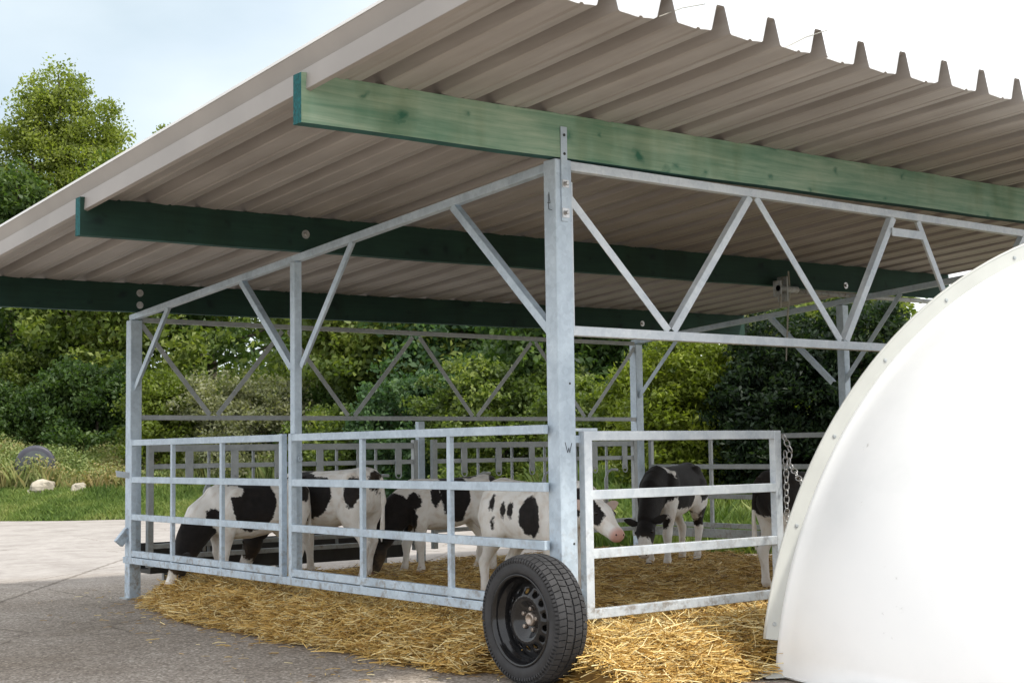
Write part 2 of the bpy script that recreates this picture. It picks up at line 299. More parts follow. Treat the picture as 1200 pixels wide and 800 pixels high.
def attr_mat(name, stops, ro=.6, transl=0.0, noise=None, spec=.3, tstops=None):
    m, n, l, p = mat(name); a = N(n, 'Attribute', attribute_name='rnd'); r = ramp(n, stops)
    src = a.outputs['Fac']
    if noise:
        t = N(n, 'TexCoord'); z = N(n, 'TexNoise', Scale=noise[0], Detail=3.0); l.new(t.outputs['Object'], z.inputs['Vector'])
        q = N(n, 'MapRange'); q.inputs[1].default_value = .3; q.inputs[2].default_value = .7; l.new(z.outputs['Fac'], q.inputs[0])
        k = N(n, 'Math', operation='MULTIPLY'); k.inputs[1].default_value = noise[1]; l.new(q.outputs[0], k.inputs[0])
        k2 = N(n, 'Math', operation='MULTIPLY_ADD'); k2.inputs[1].default_value = 1 - noise[1]; l.new(src, k2.inputs[0]); l.new(k.outputs[0], k2.inputs[2]); src = k2.outputs[0]
    l.new(src, r.inputs[0]); l.new(r.outputs[0], p.inputs['Base Color']); p.inputs['Roughness'].default_value = ro; p.inputs['Specular IOR Level'].default_value = spec
    if transl or False:
        tr = N(n, 'BsdfTranslucent'); g = N(n, 'MixRGB', blend_type='MULTIPLY'); g.inputs[0].default_value = 1; g.inputs[2].default_value = (1.5, 1.6, .6, 1); l.new(r.outputs[0], g.inputs[1]); l.new(g.outputs[0], tr.inputs['Color'])
        ms = N(n, 'MixShader'); ms.inputs[0].default_value = transl; l.new(p.outputs[0], ms.inputs[1]); l.new(tr.outputs[0], ms.inputs[2]); l.new(ms.outputs[0], n['Material Output'].inputs[0])
    return m
def leafmat(name, lo, mid, hi, noise=(.7, .45), tr=.38): return attr_mat(name, [(.05, lo), (.5, mid), (.95, hi)], .5, tr, noise)
M['leaf_ash'] = leafmat('ash_leaves', (.06, .095, .020), (.20, .24, .055), (.36, .40, .13), tr=.5)
M['leaf_dark'] = leafmat('dark_leaves', (.02, .045, .014), (.055, .10, .026), (.15, .21, .06))
M['leaf_mid'] = leafmat('mid_green_leaves', (.03, .055, .013), (.105, .15, .03), (.29, .33, .09))
M['leaf_blue'] = leafmat('bluish_leaves', (.025, .06, .03), (.06, .12, .05), (.17, .25, .12))
M['leaf_yellow'] = leafmat('yellow_green_leaves', (.07, .10, .015), (.14, .185, .03), (.27, .31, .07))
M['leaf_conifer'] = leafmat('conifer_sprays', (.07, .10, .014), (.155, .20, .027), (.29, .33, .06), (1.4, .5))
M['leaf_dark_conifer'] = leafmat('dark_conifer_sprays', (.008, .018, .010), (.018, .036, .018), (.045, .07, .03), (1.4, .4))  # conifer sprays in a much darker green
M['leaf_willow'] = leafmat('grey_willow_leaves', (.10, .12, .06), (.20, .21, .12), (.36, .36, .24))
M['grass'] = attr_mat('mown_grass', [(.0, (.06, .11, .022)), (.35, (.12, .19, .045)), (.7, (.22, .28, .08)), (1, (.38, .38, .17))], .6, .25, (1.1, .6))
M['weeds'] = attr_mat('bank_weeds', [(.0, (.07, .11, .03)), (.3, (.16, .22, .07)), (.55, (.27, .30, .12)), (.75, (.32, .26, .12)), (1, (.40, .32, .17))], .7, .25, (.6, .6))
M['straw'] = attr_mat('straw_stalks', [(.0, (.11, .055, .014)), (.3, (.30, .165, .038)), (.6, (.60, .375, .10)), (.85, (.78, .56, .20)), (1, (.88, .74, .40))], .5, 0, None, .4)
M['straw_base'] = attr_mat('straw_litter', [(.0, (.10, .055, .016)), (1, (.30, .175, .05))], .9, 0, (22, .75))
M['bank_soil'] = plain('bank_turf', (.085, .11, .035), .95, 0, .4, 2.)
M['far_ground'] = plain('far_field', (.07, .10, .03), .95, 0, .3, .2)

# ------------------------------------------------------------------ ground, yard, bank
def lerp_(a, b, x0, x1, x): t = min(1, max(0, (x - x0) / (x1 - x0))); return a + (b - a) * t * t * (3 - 2 * t)
def edgeD(r):                                               # depth at which the yard gives way to the bank
    if r < -1.4: return lerp_(26.2 + .15 * math.sin(r * 1.7), 29.0, -3.7, -2.5, r)
    return lerp_(29.0, 15.6, -1.4, 1.3, r)
def vr(r, D, z=0.0):
    q = CP + FH * D + RH * r; return (q.x, q.y, z)
mb = MB(); mb.add([(-900, -900, -.06), (900, -900, -.06), (900, 900, -.06), (-900, 900, -.06)], [(0, 1, 2, 3)])
mb.build('ground', M['far_ground'], kind='structure')
mb = MB(); rows = []
rr_ = [-40 + i * .5 for i in range(201)]
for r in rr_: mb.v += [vr(r, -25), vr(r, edgeD(r) + .3)]
mb.f = [(2 * i, 2 * i + 2, 2 * i + 3, 2 * i + 1) for i in range(200)]; mb.m = [0] * 200
mb.build('yard', M['yard'], kind='structure')
def bankz(r, D):
    e = edgeD(r) ; t = min(1, max(0, (D - e) / 6.5)); h = 1.22 * (t * t * (3 - 2 * t)) ** .8
    h *= lerp_(1, .6, -3.7, -1, r)
    return -.03 + min(1, max(0, (D - e) / .4)) * .09 + h + .18 * t * mnoise.noise(Vector((r * .5, D * .5, 0)))
rs_ = np.arange(-45, 60.01, .5); ts_ = np.concatenate([np.arange(0, 9, .3), np.array([10, 12, 16, 25, 60])])
V = [vr(r, edgeD(r) + t_, bankz(r, edgeD(r) + t_)) for r in rs_ for t_ in ts_]
nt = len(ts_); Fq = np.array([(i * nt + j, (i + 1) * nt + j, (i + 1) * nt + j + 1, i * nt + j + 1) for i in range(len(rs_) - 1) for j in range(nt - 1)])
o = np_mesh('grass_bank', np.array(V), Fq, M['bank_soil'], smooth=True); tag(o, kind='structure')

def blades(name, n, rlo, rhi, tlo, thi, h0, h1, w, matn, lean=.35, dens=None):
    r = RNG.uniform(rlo, rhi, n); t_ = RNG.uniform(tlo, thi, n)
    P = np.array([vr(a, edgeD(a) + b, bankz(a, edgeD(a) + b) - .01) for a, b in zip(r, t_)])
    h = RNG.uniform(h0, h1, n) * (1 if dens is None else dens(r, t_)); an = RNG.uniform(0, 2 * PI, n); ln = RNG.normal(0, lean, (n, 2)) * h[:, None]
    dx = np.c_[np.cos(an), np.sin(an), np.zeros(n)] * w; tip = P + np.c_[ln, h]; mid = P + np.c_[ln * .35, h * .6]
    V = np.stack([P - dx, P + dx, mid + dx * .7, tip], 1).reshape(-1, 3); Fq = np.arange(4 * n).reshape(n, 4)
    return V, Fq, RNG.uniform(0, 1, n)
V, Fq, rn_ = blades('g', 100000, -14, -3.0, 0.0, 3.2, .05, .15, .012, 'grass')
V2, F2, r2_ = blades('g2', 52000, -4.0, 6.5, .0, 6, .08, .30, .016, 'grass')
o = np_mesh('grass', np.vstack([V, V2]), np.vstack([Fq, F2 + len(V)]), M['grass'], attrs={'rnd': ('FACE', np.r_[rn_, r2_])}); tag(o, 'short bright green grass along the foot of the bank', 'grass', kind='stuff')
# weeds: stems plus little leaf faces
dn = lambda r, t_: .55 + .6 * np.clip(np.sin(r * 1.3 + t_ * .9) * .5 + .5 + .3 * np.sin(r * 3.7), 0, 1.2)
V, Fq, rn_ = blades('w', 42000, -13, -2.0, 2.2, 7.5, .12, .48, .013, 'weeds', .25, dn)
n = 60000; r = RNG.uniform(-13, -2.0, n); t_ = RNG.uniform(2.3, 7.5, n); hh = RNG.uniform(.03, .52, n) * dn(r, t_)
P = np.array([vr(a, edgeD(a) + b, bankz(a, edgeD(a) + b)) for a, b in zip(r, t_)]); P[:, 2] += hh
def quads(P, s, up=.4, asp=.55):
    n = len(P); nrm = RNG.normal(0, 1, (n, 3)); nrm[:, 2] += up; nrm /= np.linalg.norm(nrm, axis=1)[:, None]
    a = np.cross(nrm, RNG.normal(0, 1, (n, 3))); a /= np.linalg.norm(a, axis=1)[:, None]; b = np.cross(nrm, a)
    s = np.asarray(s).reshape(-1, 1) * np.ones((n, 1)); a = a * s; b = b * s * asp; dr = nrm * s * .25
    return np.stack([P - a, P - b + dr * .3, P + a - dr, P + b + dr * .3], 1).reshape(-1, 3), np.arange(4 * n).reshape(n, 4)
V3, F3 = quads(P, RNG.uniform(.02, .05, n))
o = np_mesh('bank_weeds', np.vstack([V, V3]), np.vstack([Fq, F3 + len(V)]), M['weeds'], attrs={'rnd': ('FACE', np.r_[rn_, np.clip(RNG.normal(.5, .25, n), 0, 1)])})
tag(o, 'tall olive and brown weeds and docks covering the upper bank', 'weeds', kind='stuff')

# ------------------------------------------------------------------ trees and shrubs
def crown_pts(ells, nclump, per, spread, shell=.55):
    """ells: list of (center, (rx,ry,rz), weight)"""
    P = []; w = np.array([e[2] for e in ells], float); w /= w.sum()
    for (c, rr, _), k in zip(ells, (w * nclump).astype(int) + 1):
        d = RNG.normal(0, 1, (k, 3)); d /= np.linalg.norm(d, axis=1)[:, None]; q = shell + (1 - shell) * RNG.uniform(0, 1, k) ** .6
        lump = 1 + .16 * np.sin(d[:, 0] * 5 + c[0]) * np.cos(d[:, 2] * 6 + c[1])
        P.append(np.array(c) + d * (q * lump)[:, None] * np.array(rr))
    C_ = np.vstack(P); k = len(C_); sz = RNG.uniform(.6, 1.25, k)
    off = np.clip(RNG.normal(0, 1, (k, per, 3)), -1.7, 1.7) * (spread * sz)[:, None, None] * np.array([1, 1, .62])
    L = (C_[:, None, :] + off).reshape(-1, 3); tone = np.repeat(RNG.normal(0, .13, k), per)
    return C_, L, tone
def tree(name, label, cat, px, D, top, base, width, matn, ground=None, n=9000, leaf=.07, clumps=220, spread=.22, trunk_r=.12, ells=None, group=None, up=.5, shell=.5, asp=.55, limbs=9, bias=0.0):
    g = bankz((px - 600) / 1652.67 * D, D) if ground is None else ground
    p0 = vp(px, D, g); root = empty(name, p0, label, cat, group)
    H = top - base
    if ells is None:
        ells = []
        for k in range(6):
            f = k / 5; rr = width / 2 * (.55 + .5 * math.sin(PI * min(.95, .25 + .75 * f)))
            ells.append(((p0.x + random.uniform(-.22, .22) * width * (1 - f), p0.y + random.uniform(-.22, .22) * width * (1 - f), base + H * (.12 + .72 * f)), (rr * (.95 - .35 * f), rr * (.95 - .35 * f), H * .2), 1.2 - .5 * f))
    else:
        ells = [((p0.x + RH.x * e[0] + FH.x * e[1], p0.y + RH.y * e[0] + FH.y * e[1], e[2]), e[3], e[4]) for e in ells]
    C_, L, tone = crown_pts(ells, clumps, max(4, int(n * 1.3) // clumps), spread, shell)
    L = L[L[:, 2] > g + .05 - 0 * L[:, 2]] if False else L
    V, Fq = quads(L, RNG.uniform(leaf * .62, leaf * 1.2, len(L)), up, asp)
    rn_ = np.clip(RNG.uniform(0, 1, len(L)) * .8 + .1 + tone + bias, 0, 1)
    cr = np_mesh('crown', V - np.array(p0), Fq, M[matn], root, {'rnd': ('FACE', rn_)})
    mb = MB(); zt = base + H * .7; wob = Vector((random.uniform(-.3, .3), random.uniform(-.3, .3), 0)) * trunk_r * 3
    tr = [p0 + Vector((0, 0, -.15)), p0 + Vector((0, 0, .3)), p0 + wob + Vector((0, 0, (zt - g) * .45)), p0 - wob * .5 + Vector((0, 0, (zt - g) * .8)), p0 + Vector((0, 0, zt - g))]
    mb.tube(tr, [trunk_r * 1.35, trunk_r, trunk_r * .72, trunk_r * .4, trunk_r * .12], 8)
    idx = RNG.choice(len(C_), min(limbs, len(C_)), replace=False)
    for i in idx:
        q = Vector(C_[i]); f = min(.92, max(.12, (q.z - g - H * .25) / max(.1, zt - g))); s0 = tr[1].lerp(tr[4], f)
        if q.z < g + .2: continue
        mb.tube([s0, s0.lerp(q, .5) + Vector((0, 0, -.08 * H * .2)), q], [trunk_r * .42 * (1 - f * .5), trunk_r * .25, trunk_r * .08], 6)
    mb.build('trunk', M['bark'], root, smooth=True)
    return root
# tall trees
tree('ash_tree', 'tall light-green ash tree rising above the left end of the roof', 'tree', 72, 38, 11.9, 3.8, 5, 'leaf_ash', n=66000, leaf=.056, clumps=800, spread=.20, trunk_r=.2, shell=.35, limbs=26,
     ells=[(-.75, 0, 10.3, (.85, .8, .9), .5), (.75, 0, 10.0, (.8, .7, .9), .5), (-2.9, 0, 9.0, (1.2, 1.1, 1.1), .6), (-3.2, 0, 7.2, (1.4, 1.2, 1.3), .7), (-.2, 0, 10.6, (.95, .9, 1.2), .7), (-1.0, .2, 9.5, (1.3, 1.2, 1.1), .9), (.7, -.1, 9.1, (1.15, 1.2, 1.2), 1), (-1.4, 0, 8.0, (1.6, 1.4, 1.2), 1.1), (1.05, .2, 7.5, (1.2, 1.3, 1.3), 1), (-.4, -.5, 7.6, (1.6, 1.4, 1.5), 1.2),
           (-1.9, 0, 6.3, (1.8, 1.6, 1.4), 1), (.5, 0, 5.7, (1.9, 1.6, 1.2), 1), (-.3, -.3, 4.8, (1.9, 1.5, 1.0), .6), (1.6, .1, 8.3, (.5, .5, .35), .15)])
tree('young_ash_tree', 'thin-topped ash tree just showing over the sloping roof edge', 'tree', 222, 42, 11.3, 3.5, 4, 'leaf_ash', n=26000, leaf=.06, clumps=300, spread=.18, trunk_r=.15, shell=.3, limbs=18,
     ells=[(-.55, 0, 10.75, (.45, .4, .35), .2), (.5, 0, 11.05, (.35, .35, .3), .15), (0, 0, 9.5, (1.2, 1.1, 1.0), .8), (0, 0, 7.6, (1.7, 1.5, 1.5), 1), (.2, 0, 5.6, (1.9, 1.6, 1.3), 1)])
tree('sycamore_tree', 'dark broad-leaved tree with bare trunk seen through the shelter opening', 'tree', 248, 37, 9.0, 3.9, 6, 'leaf_dark', n=17000, leaf=.10, clumps=260, spread=.26, trunk_r=.17, shell=.35, limbs=24)
tree('slender_ash_tree', 'slim-trunked tree standing at the left edge of the picture', 'tree', 12, 36, 8.5, 3.2, 4.4, 'leaf_dark', n=14000, leaf=.09, clumps=240, spread=.25, trunk_r=.14, shell=.35, limbs=20)
tree('lime_tree', 'mid-green tree behind the left corner post, above the dark laurel', 'tree', 140, 35, 8.5, 2.9, 5, 'leaf_mid', n=17000, leaf=.09, clumps=280, spread=.25, trunk_r=.16, shell=.35, limbs=20)
tree('maple_tree', 'dense yellow-green tree behind the middle of the pen', 'tree', 420, 31, 6.6, 1.9, 5.4, 'leaf_mid', n=24000, leaf=.085, clumps=380, spread=.25, trunk_r=.15, shell=.4)
tree('alder_tree', 'dark green tree with sky gaps left of the front corner post', 'tree', 560, 30, 6.2, 1.9, 5.4, 'leaf_blue', n=22000, leaf=.09, clumps=340, spread=.27, trunk_r=.15, shell=.4, limbs=20)
tree('elm_tree', 'dark leafy tree between the corner post and the yellow-green conifer', 'tree', 700, 27, 5.8, 1.3, 4.6, 'leaf_dark', n=20000, leaf=.085, clumps=330, spread=.24, trunk_r=.14, shell=.4)  # dense tree in the dark leaf colour
tree('birch_tree', 'pale thin-leaved tree rising over the conifers on the right', 'tree', 890, 30, 5.2, 1.5, 3.6, 'leaf_willow', n=9000, leaf=.06, clumps=240, spread=.2, trunk_r=.1, shell=.2, limbs=20)
tree('field_maple_tree', 'yellow-green tree behind the dark conifer at the right', 'tree', 985, 27, 5.0, 1.2, 4.2, 'leaf_yellow', n=16000, leaf=.08, clumps=300, spread=.24, trunk_r=.13, shell=.4)
# shrubs
sh = [
 ('laurel_shrub', 'dark glossy laurel left of the left corner post, above the grass', 112, 32.0, 3.35, 2.2, 'leaf_dark', .07, 9000),
 ('bramble_shrub', 'low dark shrub at the left edge, above the drum', 20, 32.5, 2.9, 2.3, 'leaf_dark', .06, 8000),
 ('hazel_shrub', 'mid-green hazel shrub behind the two slim trunks', 62, 34.0, 3.8, 2.6, 'leaf_mid', .07, 9000),
 ('elder_shrub', 'bright green shrub just right of the left corner post', 196, 30.0, 3.0, 1.6, 'leaf_yellow', .06, 8000),
 ('sallow_shrub', 'grey-green willow shrub with upright stems behind the left gate', 292, 29.5, 3.0, 2.5, 'leaf_willow', .055, 9500),
 ('dogwood_shrub', 'olive shrub between the bright shrub and the grey willow', 238, 31.0, 2.9, 1.9, 'leaf_mid', .06, 7000),
 ('holly_shrub', 'dark holly right of the middle left-hand post', 362, 30.0, 2.6, 1.6, 'leaf_dark', .06, 7500),
 ('hawthorn_shrub', 'yellow-green hawthorn under the dense middle tree', 425, 28.0, 2.2, 2.6, 'leaf_mid', .06, 10000),
 ('viburnum_shrub', 'bluish-leaved shrub low behind the feed barrier', 505, 27.0, 2.9, 2.7, 'leaf_blue', .065, 11000),
 ('privet_shrub', 'green privet low behind the feed barrier beside the corner post', 590, 25.0, 2.9, 2.7, 'leaf_mid', .06, 11000),
 ('currant_shrub', 'low bright shrub seen through the narrow gap right of the corner post', 712, 22.5, 2.3, 1.9, 'leaf_mid', .055, 10000),
]
for nm, lb, px, D, top, wd, mt, lf, cnt in sh:
    g = bankz((px - 600) / 1652.67 * D, D)
    tree(nm, lb, 'shrub', px, D, top, g, wd, mt, g, n=cnt * 2, leaf=lf * .85, clumps=240, spread=.15, trunk_r=.05, shell=.45, limbs=14,
         ells=[(0, 0, g + (top - g) * .42, (wd * .55, wd * .5, (top - g) * .5), 1.5), (-wd * .25, 0, g + (top - g) * .62, (wd * .33, wd * .33, (top - g) * .36), 1), (wd * .25, .1, g + (top - g) * .6, (wd * .33, wd * .33, (top - g) * .33), 1), (0, -.3, g + .35, (wd * .6, wd * .5, .45), .8)])
# conifers (cypress hedge trees): many small sprays, close to the pen
def conifer(name, label, px, D, top, wd, mt, n, bias=0):
    g = 0.0; H = top - g
    e = [(0, 0, g + H * .28, (wd * .5, wd * .5, H * .3), 1.4), (0, 0, g + H * .55, (wd * .46, wd * .46, H * .3), 1.2), (0, 0, g + H * .8, (wd * .34, wd * .34, H * .2), .7), (wd * .3, 0, g + H * .45, (wd * .25, wd * .3, H * .3), .5), (-wd * .28, 0, g + H * .4, (wd * .26, wd * .3, H * .3), .5)]
    return tree(name, label, 'conifer', px, D, top, g, wd, mt, g, n=n, leaf=.05, clumps=520, spread=.11, trunk_r=.08, shell=.7, limbs=8, ells=e, up=.9, asp=.4, bias=bias)
conifer('cypress_tree', 'bright yellow-green cypress right of the rear corner post', 805, 19.5, 2.75, 1.7, 'leaf_conifer', 34000)
conifer('cypress_tree', 'small yellow-green cypress half behind the front corner post gap', 745, 21.5, 2.4, 1.3, 'leaf_conifer', 16000, -.1)
conifer('dark_conifer_tree', 'very dark conifer behind the rear right gate', 915, 18.8, 3.0, 1.9, 'leaf_dark_conifer', 26000)
conifer('dark_conifer_tree', 'dark conifer next to the white hutch, behind the middle right post', 1010, 18.5, 3.1, 2.0, 'leaf_dark_conifer', 22000)
# far wood mass behind everything
n = 70000; pxs = RNG.uniform(-300, 1500, n); Ds = RNG.uniform(46, 60, n); zz = 1.2 + RNG.uniform(0, 1, n) ** 1.3 * (4.2 + 1.3 * np.sin(pxs * .02) + .8 * np.sin(pxs * .057 + 1))
P = np.array([tuple(vp(a, b, c)) for a, b, c in zip(pxs, Ds, zz)]); P += RNG.normal(0, .15, P.shape)
V, Fq = quads(P, RNG.uniform(.12, .26, n), .5)
o = np_mesh('far_wood', V, Fq, M['leaf_mid'], attrs={'rnd': ('FACE', RNG.uniform(0, .7, n))}); tag(o, 'distant belt of green woodland behind the nearer trees', 'woodland', kind='stuff')

# rocks, drum, low wall
def rock(p, s, label):
    mb = MB(); mb.sphere((0, 0, 0), (1, 1, 1), 14)
    sd_ = random.uniform(0, 50)
    mb.v = [tuple(Vector((v[0] * s[0], v[1] * s[1], v[2] * s[2])) * (1 + .35 * mnoise.noise(Vector(v) * 1.3 + Vector((sd_, 0, 0)))) + Vector(p)) for v in mb.v]
    o = mb.build('rock', M['stone'], fix=True); tag(o, label, 'rock', 'pale rocks on the bank'); return o
def onbank(px, D, dz=0): 
    r = (px - 600) / 1652.67 * D; return vp(px, D, bankz(r, D) + dz)
rock(onbank(50, 28.4, .10), (.26, .2, .17), 'large pale rock in the grass below the dark drum')
rock(onbank(92, 28.2, .07), (.17, .14, .12), 'small pale rock in the grass right of the drum')
rock(onbank(38, 28.3, .04), (.12, .1, .09), 'smallest pale rock, touching the large one')
rock(onbank(318, 29.0, .12), (.4, .25, .16), 'flat pale rock seen through the left gate')
c = onbank(41, 29.0, .42); ax = (CP - c); ax.z = .25; ax.normalize()
dr = empty('drum', c, 'dark grey plastic drum lying half buried in the weedy bank', 'drum')
MB().lathe([(-.9, .0), (-.9, .39), (-.5, .40), (-.48, .415), (-.44, .415), (-.42, .40), (-.05, .40), (-.01, .385), (0, .36), (.0, .30)], c, ax, 40).build('body', M['drum'], dr, smooth=True)
MB().lathe([(.0, .30), (.004, .2), (.02, .12), (.025, .0)], c, ax, 40).build('lid', M['drum_lid'], dr, smooth=True)
mb = MB(); a = vp(428, 28.5); b = vp(520, 28.0); mb.bar(a + Vector((0, 0, .10)), b + Vector((0, 0, .10)), .25, .26); o = mb.build('low_wall', M['concrete'], bevel=.01)
tag(o, 'low grey concrete wall across the far side of the yard', 'wall')

# ------------------------------------------------------------------ the shelter
LX, LY = 5.8, 5.5
def zr(X, Y): return 2.93 - .0636 * Y + .0115 * X         # underside of the roof sheets
def zc(Y): return 2.695 - .0636 * Y                       # top of the sloping side chords
sheds = empty('calf_shelter', (0, 0, 0), 'open-sided galvanised calf shelter with corrugated roof and green timber beams', 'shelter')
PW = .105
def post(x0, y0, x1, y1, top, name='post', z0=0):
    mb = MB(); mb.box((x0, y0, z0), (x1, y1, top)); o = mb.build(name, M['galv'], sheds, bevel=.006)
    if z0: return o
    fp = MB(); fp.box((x0 - .03, y0 - .03, 0.001), (x1 + .03, y1 + .03, .012)); fp.build('foot_plate', M['galv_dull'], o); return o
P0 = post(0, 0, .112, .1, zc(0) - .002, z0=.27)
P2 = post(0, LY, .1, LY + .1, zc(LY + .05) - .052)
P1 = post(0, 2.77, .06, 2.83, zc(2.8) - .052, z0=.31)
P5 = post(LX - .1, 0, LX, .1, zc(0) - .002)
P3 = post(LX - .1, LY, LX, LY + .1, zc(LY + .05) - .052)
P4 = post(LX - .08, 2.72, LX, 2.8, zc(2.8) - .052)
# hollow section end, clip angle at front post
MB().box((.114, .012, 1.78), (.128, .07, 2.58)).build('corner_cleat', M['galv_bright'], sheds, bevel=.002)
P6 = post(2.87, LY, 2.94, LY + .06, 1.455)
# sloping side chords
for X, nm in ((.05, 'L'), (LX - .05, 'R')):
    MB().bar((X, .102 if nm == 'L' else .102, zc(.102) - .025), (X, LY + .1, zc(LY + .1) - .025), .05, .05).build('top_chord', M['galv'], sheds, bevel=.004)
    s = 1 if nm == 'L' else 1
    segs = [((5.5, 1.72), (4.86, zc(4.86) - .05)), ((3.62, zc(3.62) - .05), (2.88, 1.75)), ((2.74, 1.75), (2.08, zc(2.08) - .05)), ((.98, zc(.98) - .05), (.1, 1.78))]
    for (ya, za), (yb, zb_) in segs:
        mb = MB(); mb.angle((X - .018, ya, za), (X - .018, yb, zb_), .045, .005, (1, 0, 0)); mb.build('brace', M['galv'], sheds)
# front truss
FT = 2.695
MB().bar((.114, .045, FT - .026), (LX - .102, .045, FT - .026), .05, .05).build('top_chord', M['galv_bright'], sheds, bevel=.004)
MB().bar((.114, .045, 1.79), (LX - .102, .045, 1.79), .05, .052).build('bottom_chord', M['galv_bright'], sheds, bevel=.004)
br = [((.114, 2.50), (.83, 1.818)), ((.87, 1.818), (1.53, 2.642)), ((1.58, 2.642), (2.32, 1.818)), ((2.38, 1.818), (2.90, 2.642)), ((3.16, 2.642), (3.64, 1.818)), ((3.70, 1.818), (4.42, 2.642)), ((4.48, 2.642), (5.1, 1.818)), ((5.16, 1.818), (5.69, 2.5))]
for (a, za), (b, zb_) in br:
    mb = MB(); mb.angle((a, .028, za), (b, .028, zb_), .045, .005, (0, 1, 0)); mb.build('brace', M['galv_bright'], sheds)
MB().box((2.86, .012, 2.52), (3.20, .02, 2.575)).build('gusset_plate', M['galv_bright'], sheds, bevel=.002)
# rear truss
zt = zc(LY)
MB().bar((.102, LY + .03, zt - .05), (LX - .102, LY + .03, zt - .05), .04, .04).build('top_chord', M['galv_dull'], sheds, bevel=.003)
MB().bar((.102, LY + .03, 1.483), (LX - .102, LY + .03, 1.483), .04, .04).build('bottom_chord', M['galv_dull'], sheds, bevel=.003)
rb_ = [(.10, .72), (1.42, .79), (1.48, 2.10), (2.82, 2.17), (2.90, 3.52), (4.27, 3.58), (4.33, 4.97), (5.70, 5.03)]
for a, b in rb_:
    mb = MB(); mb.angle((a, LY + .015, zt - .09), (b, LY + .015, 1.506), .04, .005, (0, 1, 0)); mb.build('brace', M['galv_dull'], sheds)
# timber beams
def beam(y0, name, matn, zb):
    th, hgt = .075, .235; x0, x1 = -1.515, 7.36
    mb = MB(); n_ = 30
    for i in range(n_ + 1):
        X = x0 + (x1 - x0) * i / n_; b = zb + .0115 * X + .002 * math.sin(i * 1.3); w = .0015 * math.sin(i * 2.1)
        mb.v += [(X, y0 + w, b), (X, y0 + th + w, b), (X, y0 + th + w, b + hgt), (X, y0 + w, b + hgt)]
    for i in range(n_):
        for k in range(4):
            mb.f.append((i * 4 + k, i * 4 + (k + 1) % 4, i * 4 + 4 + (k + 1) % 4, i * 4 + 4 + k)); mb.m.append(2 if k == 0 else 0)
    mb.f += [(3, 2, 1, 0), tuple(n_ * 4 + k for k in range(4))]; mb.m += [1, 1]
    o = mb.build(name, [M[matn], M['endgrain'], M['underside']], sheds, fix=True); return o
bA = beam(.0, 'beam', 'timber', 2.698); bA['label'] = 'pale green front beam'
bB = beam(2.7, 'beam', 'timber_shaded', zc(2.7) + .004); bB['label'] = 'green middle beam, roof shade put into its colour'
bC = beam(5.44, 'beam', 'timber_shaded', zc(5.44) + .004); bC['label'] = 'green rear beam, roof shade put into its colour'
def bolt(p, ax, r=.016, parent=sheds, washer=.03):
    p = Vector(p); ax = Vector(ax)
    mb = MB(); mb.lathe([(0, washer), (.004, washer), (.004, 0)], p, ax, 16); mb.lathe([(.004, r), (.016, r), (.018, r * .8), (.018, 0)], p, ax, 6); mb.build('bolt', M['bolt'], parent, fix=True)
for y, b in ((2.7, zc(2.7)), (5.44, zc(5.44))):
    for X in (.05, LX - .05):
        for dz in ((.12,) if y < 3 else (.06, .16)): bolt((X, y - .0, b + dz), (0, -1, 0))
# strap plate on the corner post, with square plates and holes
MB().box((.035, -.009, 2.36), (.078, -.001, 2.865)).build('strap', M['galv'], sheds, bevel=.002)
MB().box((.034, -.014, 2.38), (.082, -.0095, 2.43)).build('strap_plate', M['bolt'], sheds)
MB().box((.037, -.014, 2.54), (.083, -.0095, 2.58)).build('strap_plate', M['bolt'], sheds)
bolt((.058, -.014, 2.405), (0, -1, 0), .010, sheds, .014); bolt((.06, -.014, 2.56), (0, -1, 0), .012, sheds, .016)
for zq in (2.82, 2.72): MB().lathe([(0, .008), (.003, .008), (.003, 0)], (.057, -.009, zq), (0, -1, 0), 10).build('hole', M['hole_dark'], sheds)
MB().lathe([(0, .006), (.002, .006), (.002, 0)], (.085, 0, 1.02 - .34), (0, -1, 0), 10).build('hole', M['hole_dark'], sheds)
MB().lathe([(0, .006), (.002, .006), (.002, 0)], (.075, 0, 1.51), (0, -1, 0), 10).build('hole', M['hole_dark'], sheds)
def scribble(pts, f):
    mb = MB()
    for a, b in zip(pts[:-1], pts[1:]): mb.tube([f(*a), f(*b)], .0016, 5)
    mb.build('marker_writing', M['marker'], sheds)
scribble([(.035, 1.205), (.052, 1.15), (.06, 1.175)], lambda a, z: (a, -.001, z)); scribble([(.06, 1.175), (.066, 1.15), (.08, 1.20)], lambda a, z: (a, -.001, z))
scribble([(.055, 2.52), (.045, 2.46), (.068, 2.465)], lambda a, z: (-.001, a, z)); scribble([(.06, 2.51), (.058, 2.43), (.03, 2.42)], lambda a, z: (-.001, a, z))
# left corner post: adjuster plate
mb = MB(); mb.add([(-.001, LY + .06, .98), (-.12, LY + .06, 1.00), (-.12, LY + .068, 1.0), (-.001, LY + .068, .98), (-.001, LY + .06, 1.03), (-.13, LY + .06, 1.05), (-.13, LY + .068, 1.05), (-.001, LY + .068, 1.03)],
                   [(0, 1, 2, 3), (7, 6, 5, 4), (0, 4, 5, 1), (1, 5, 6, 2), (2, 6, 7, 3), (3, 7, 4, 0)])
mb.v = [(x * 1.0, y + (-.08), z) for x, y, z in mb.v]; mb.build('hanger_plate', M['galv_bright'], sheds)
mb = MB(); mb.bar((-.06, LY + .05, .53), (-.002, LY + .05, .48), .05, .14); mb.build('tow_bracket', M['galv'], sheds, bevel=.004)

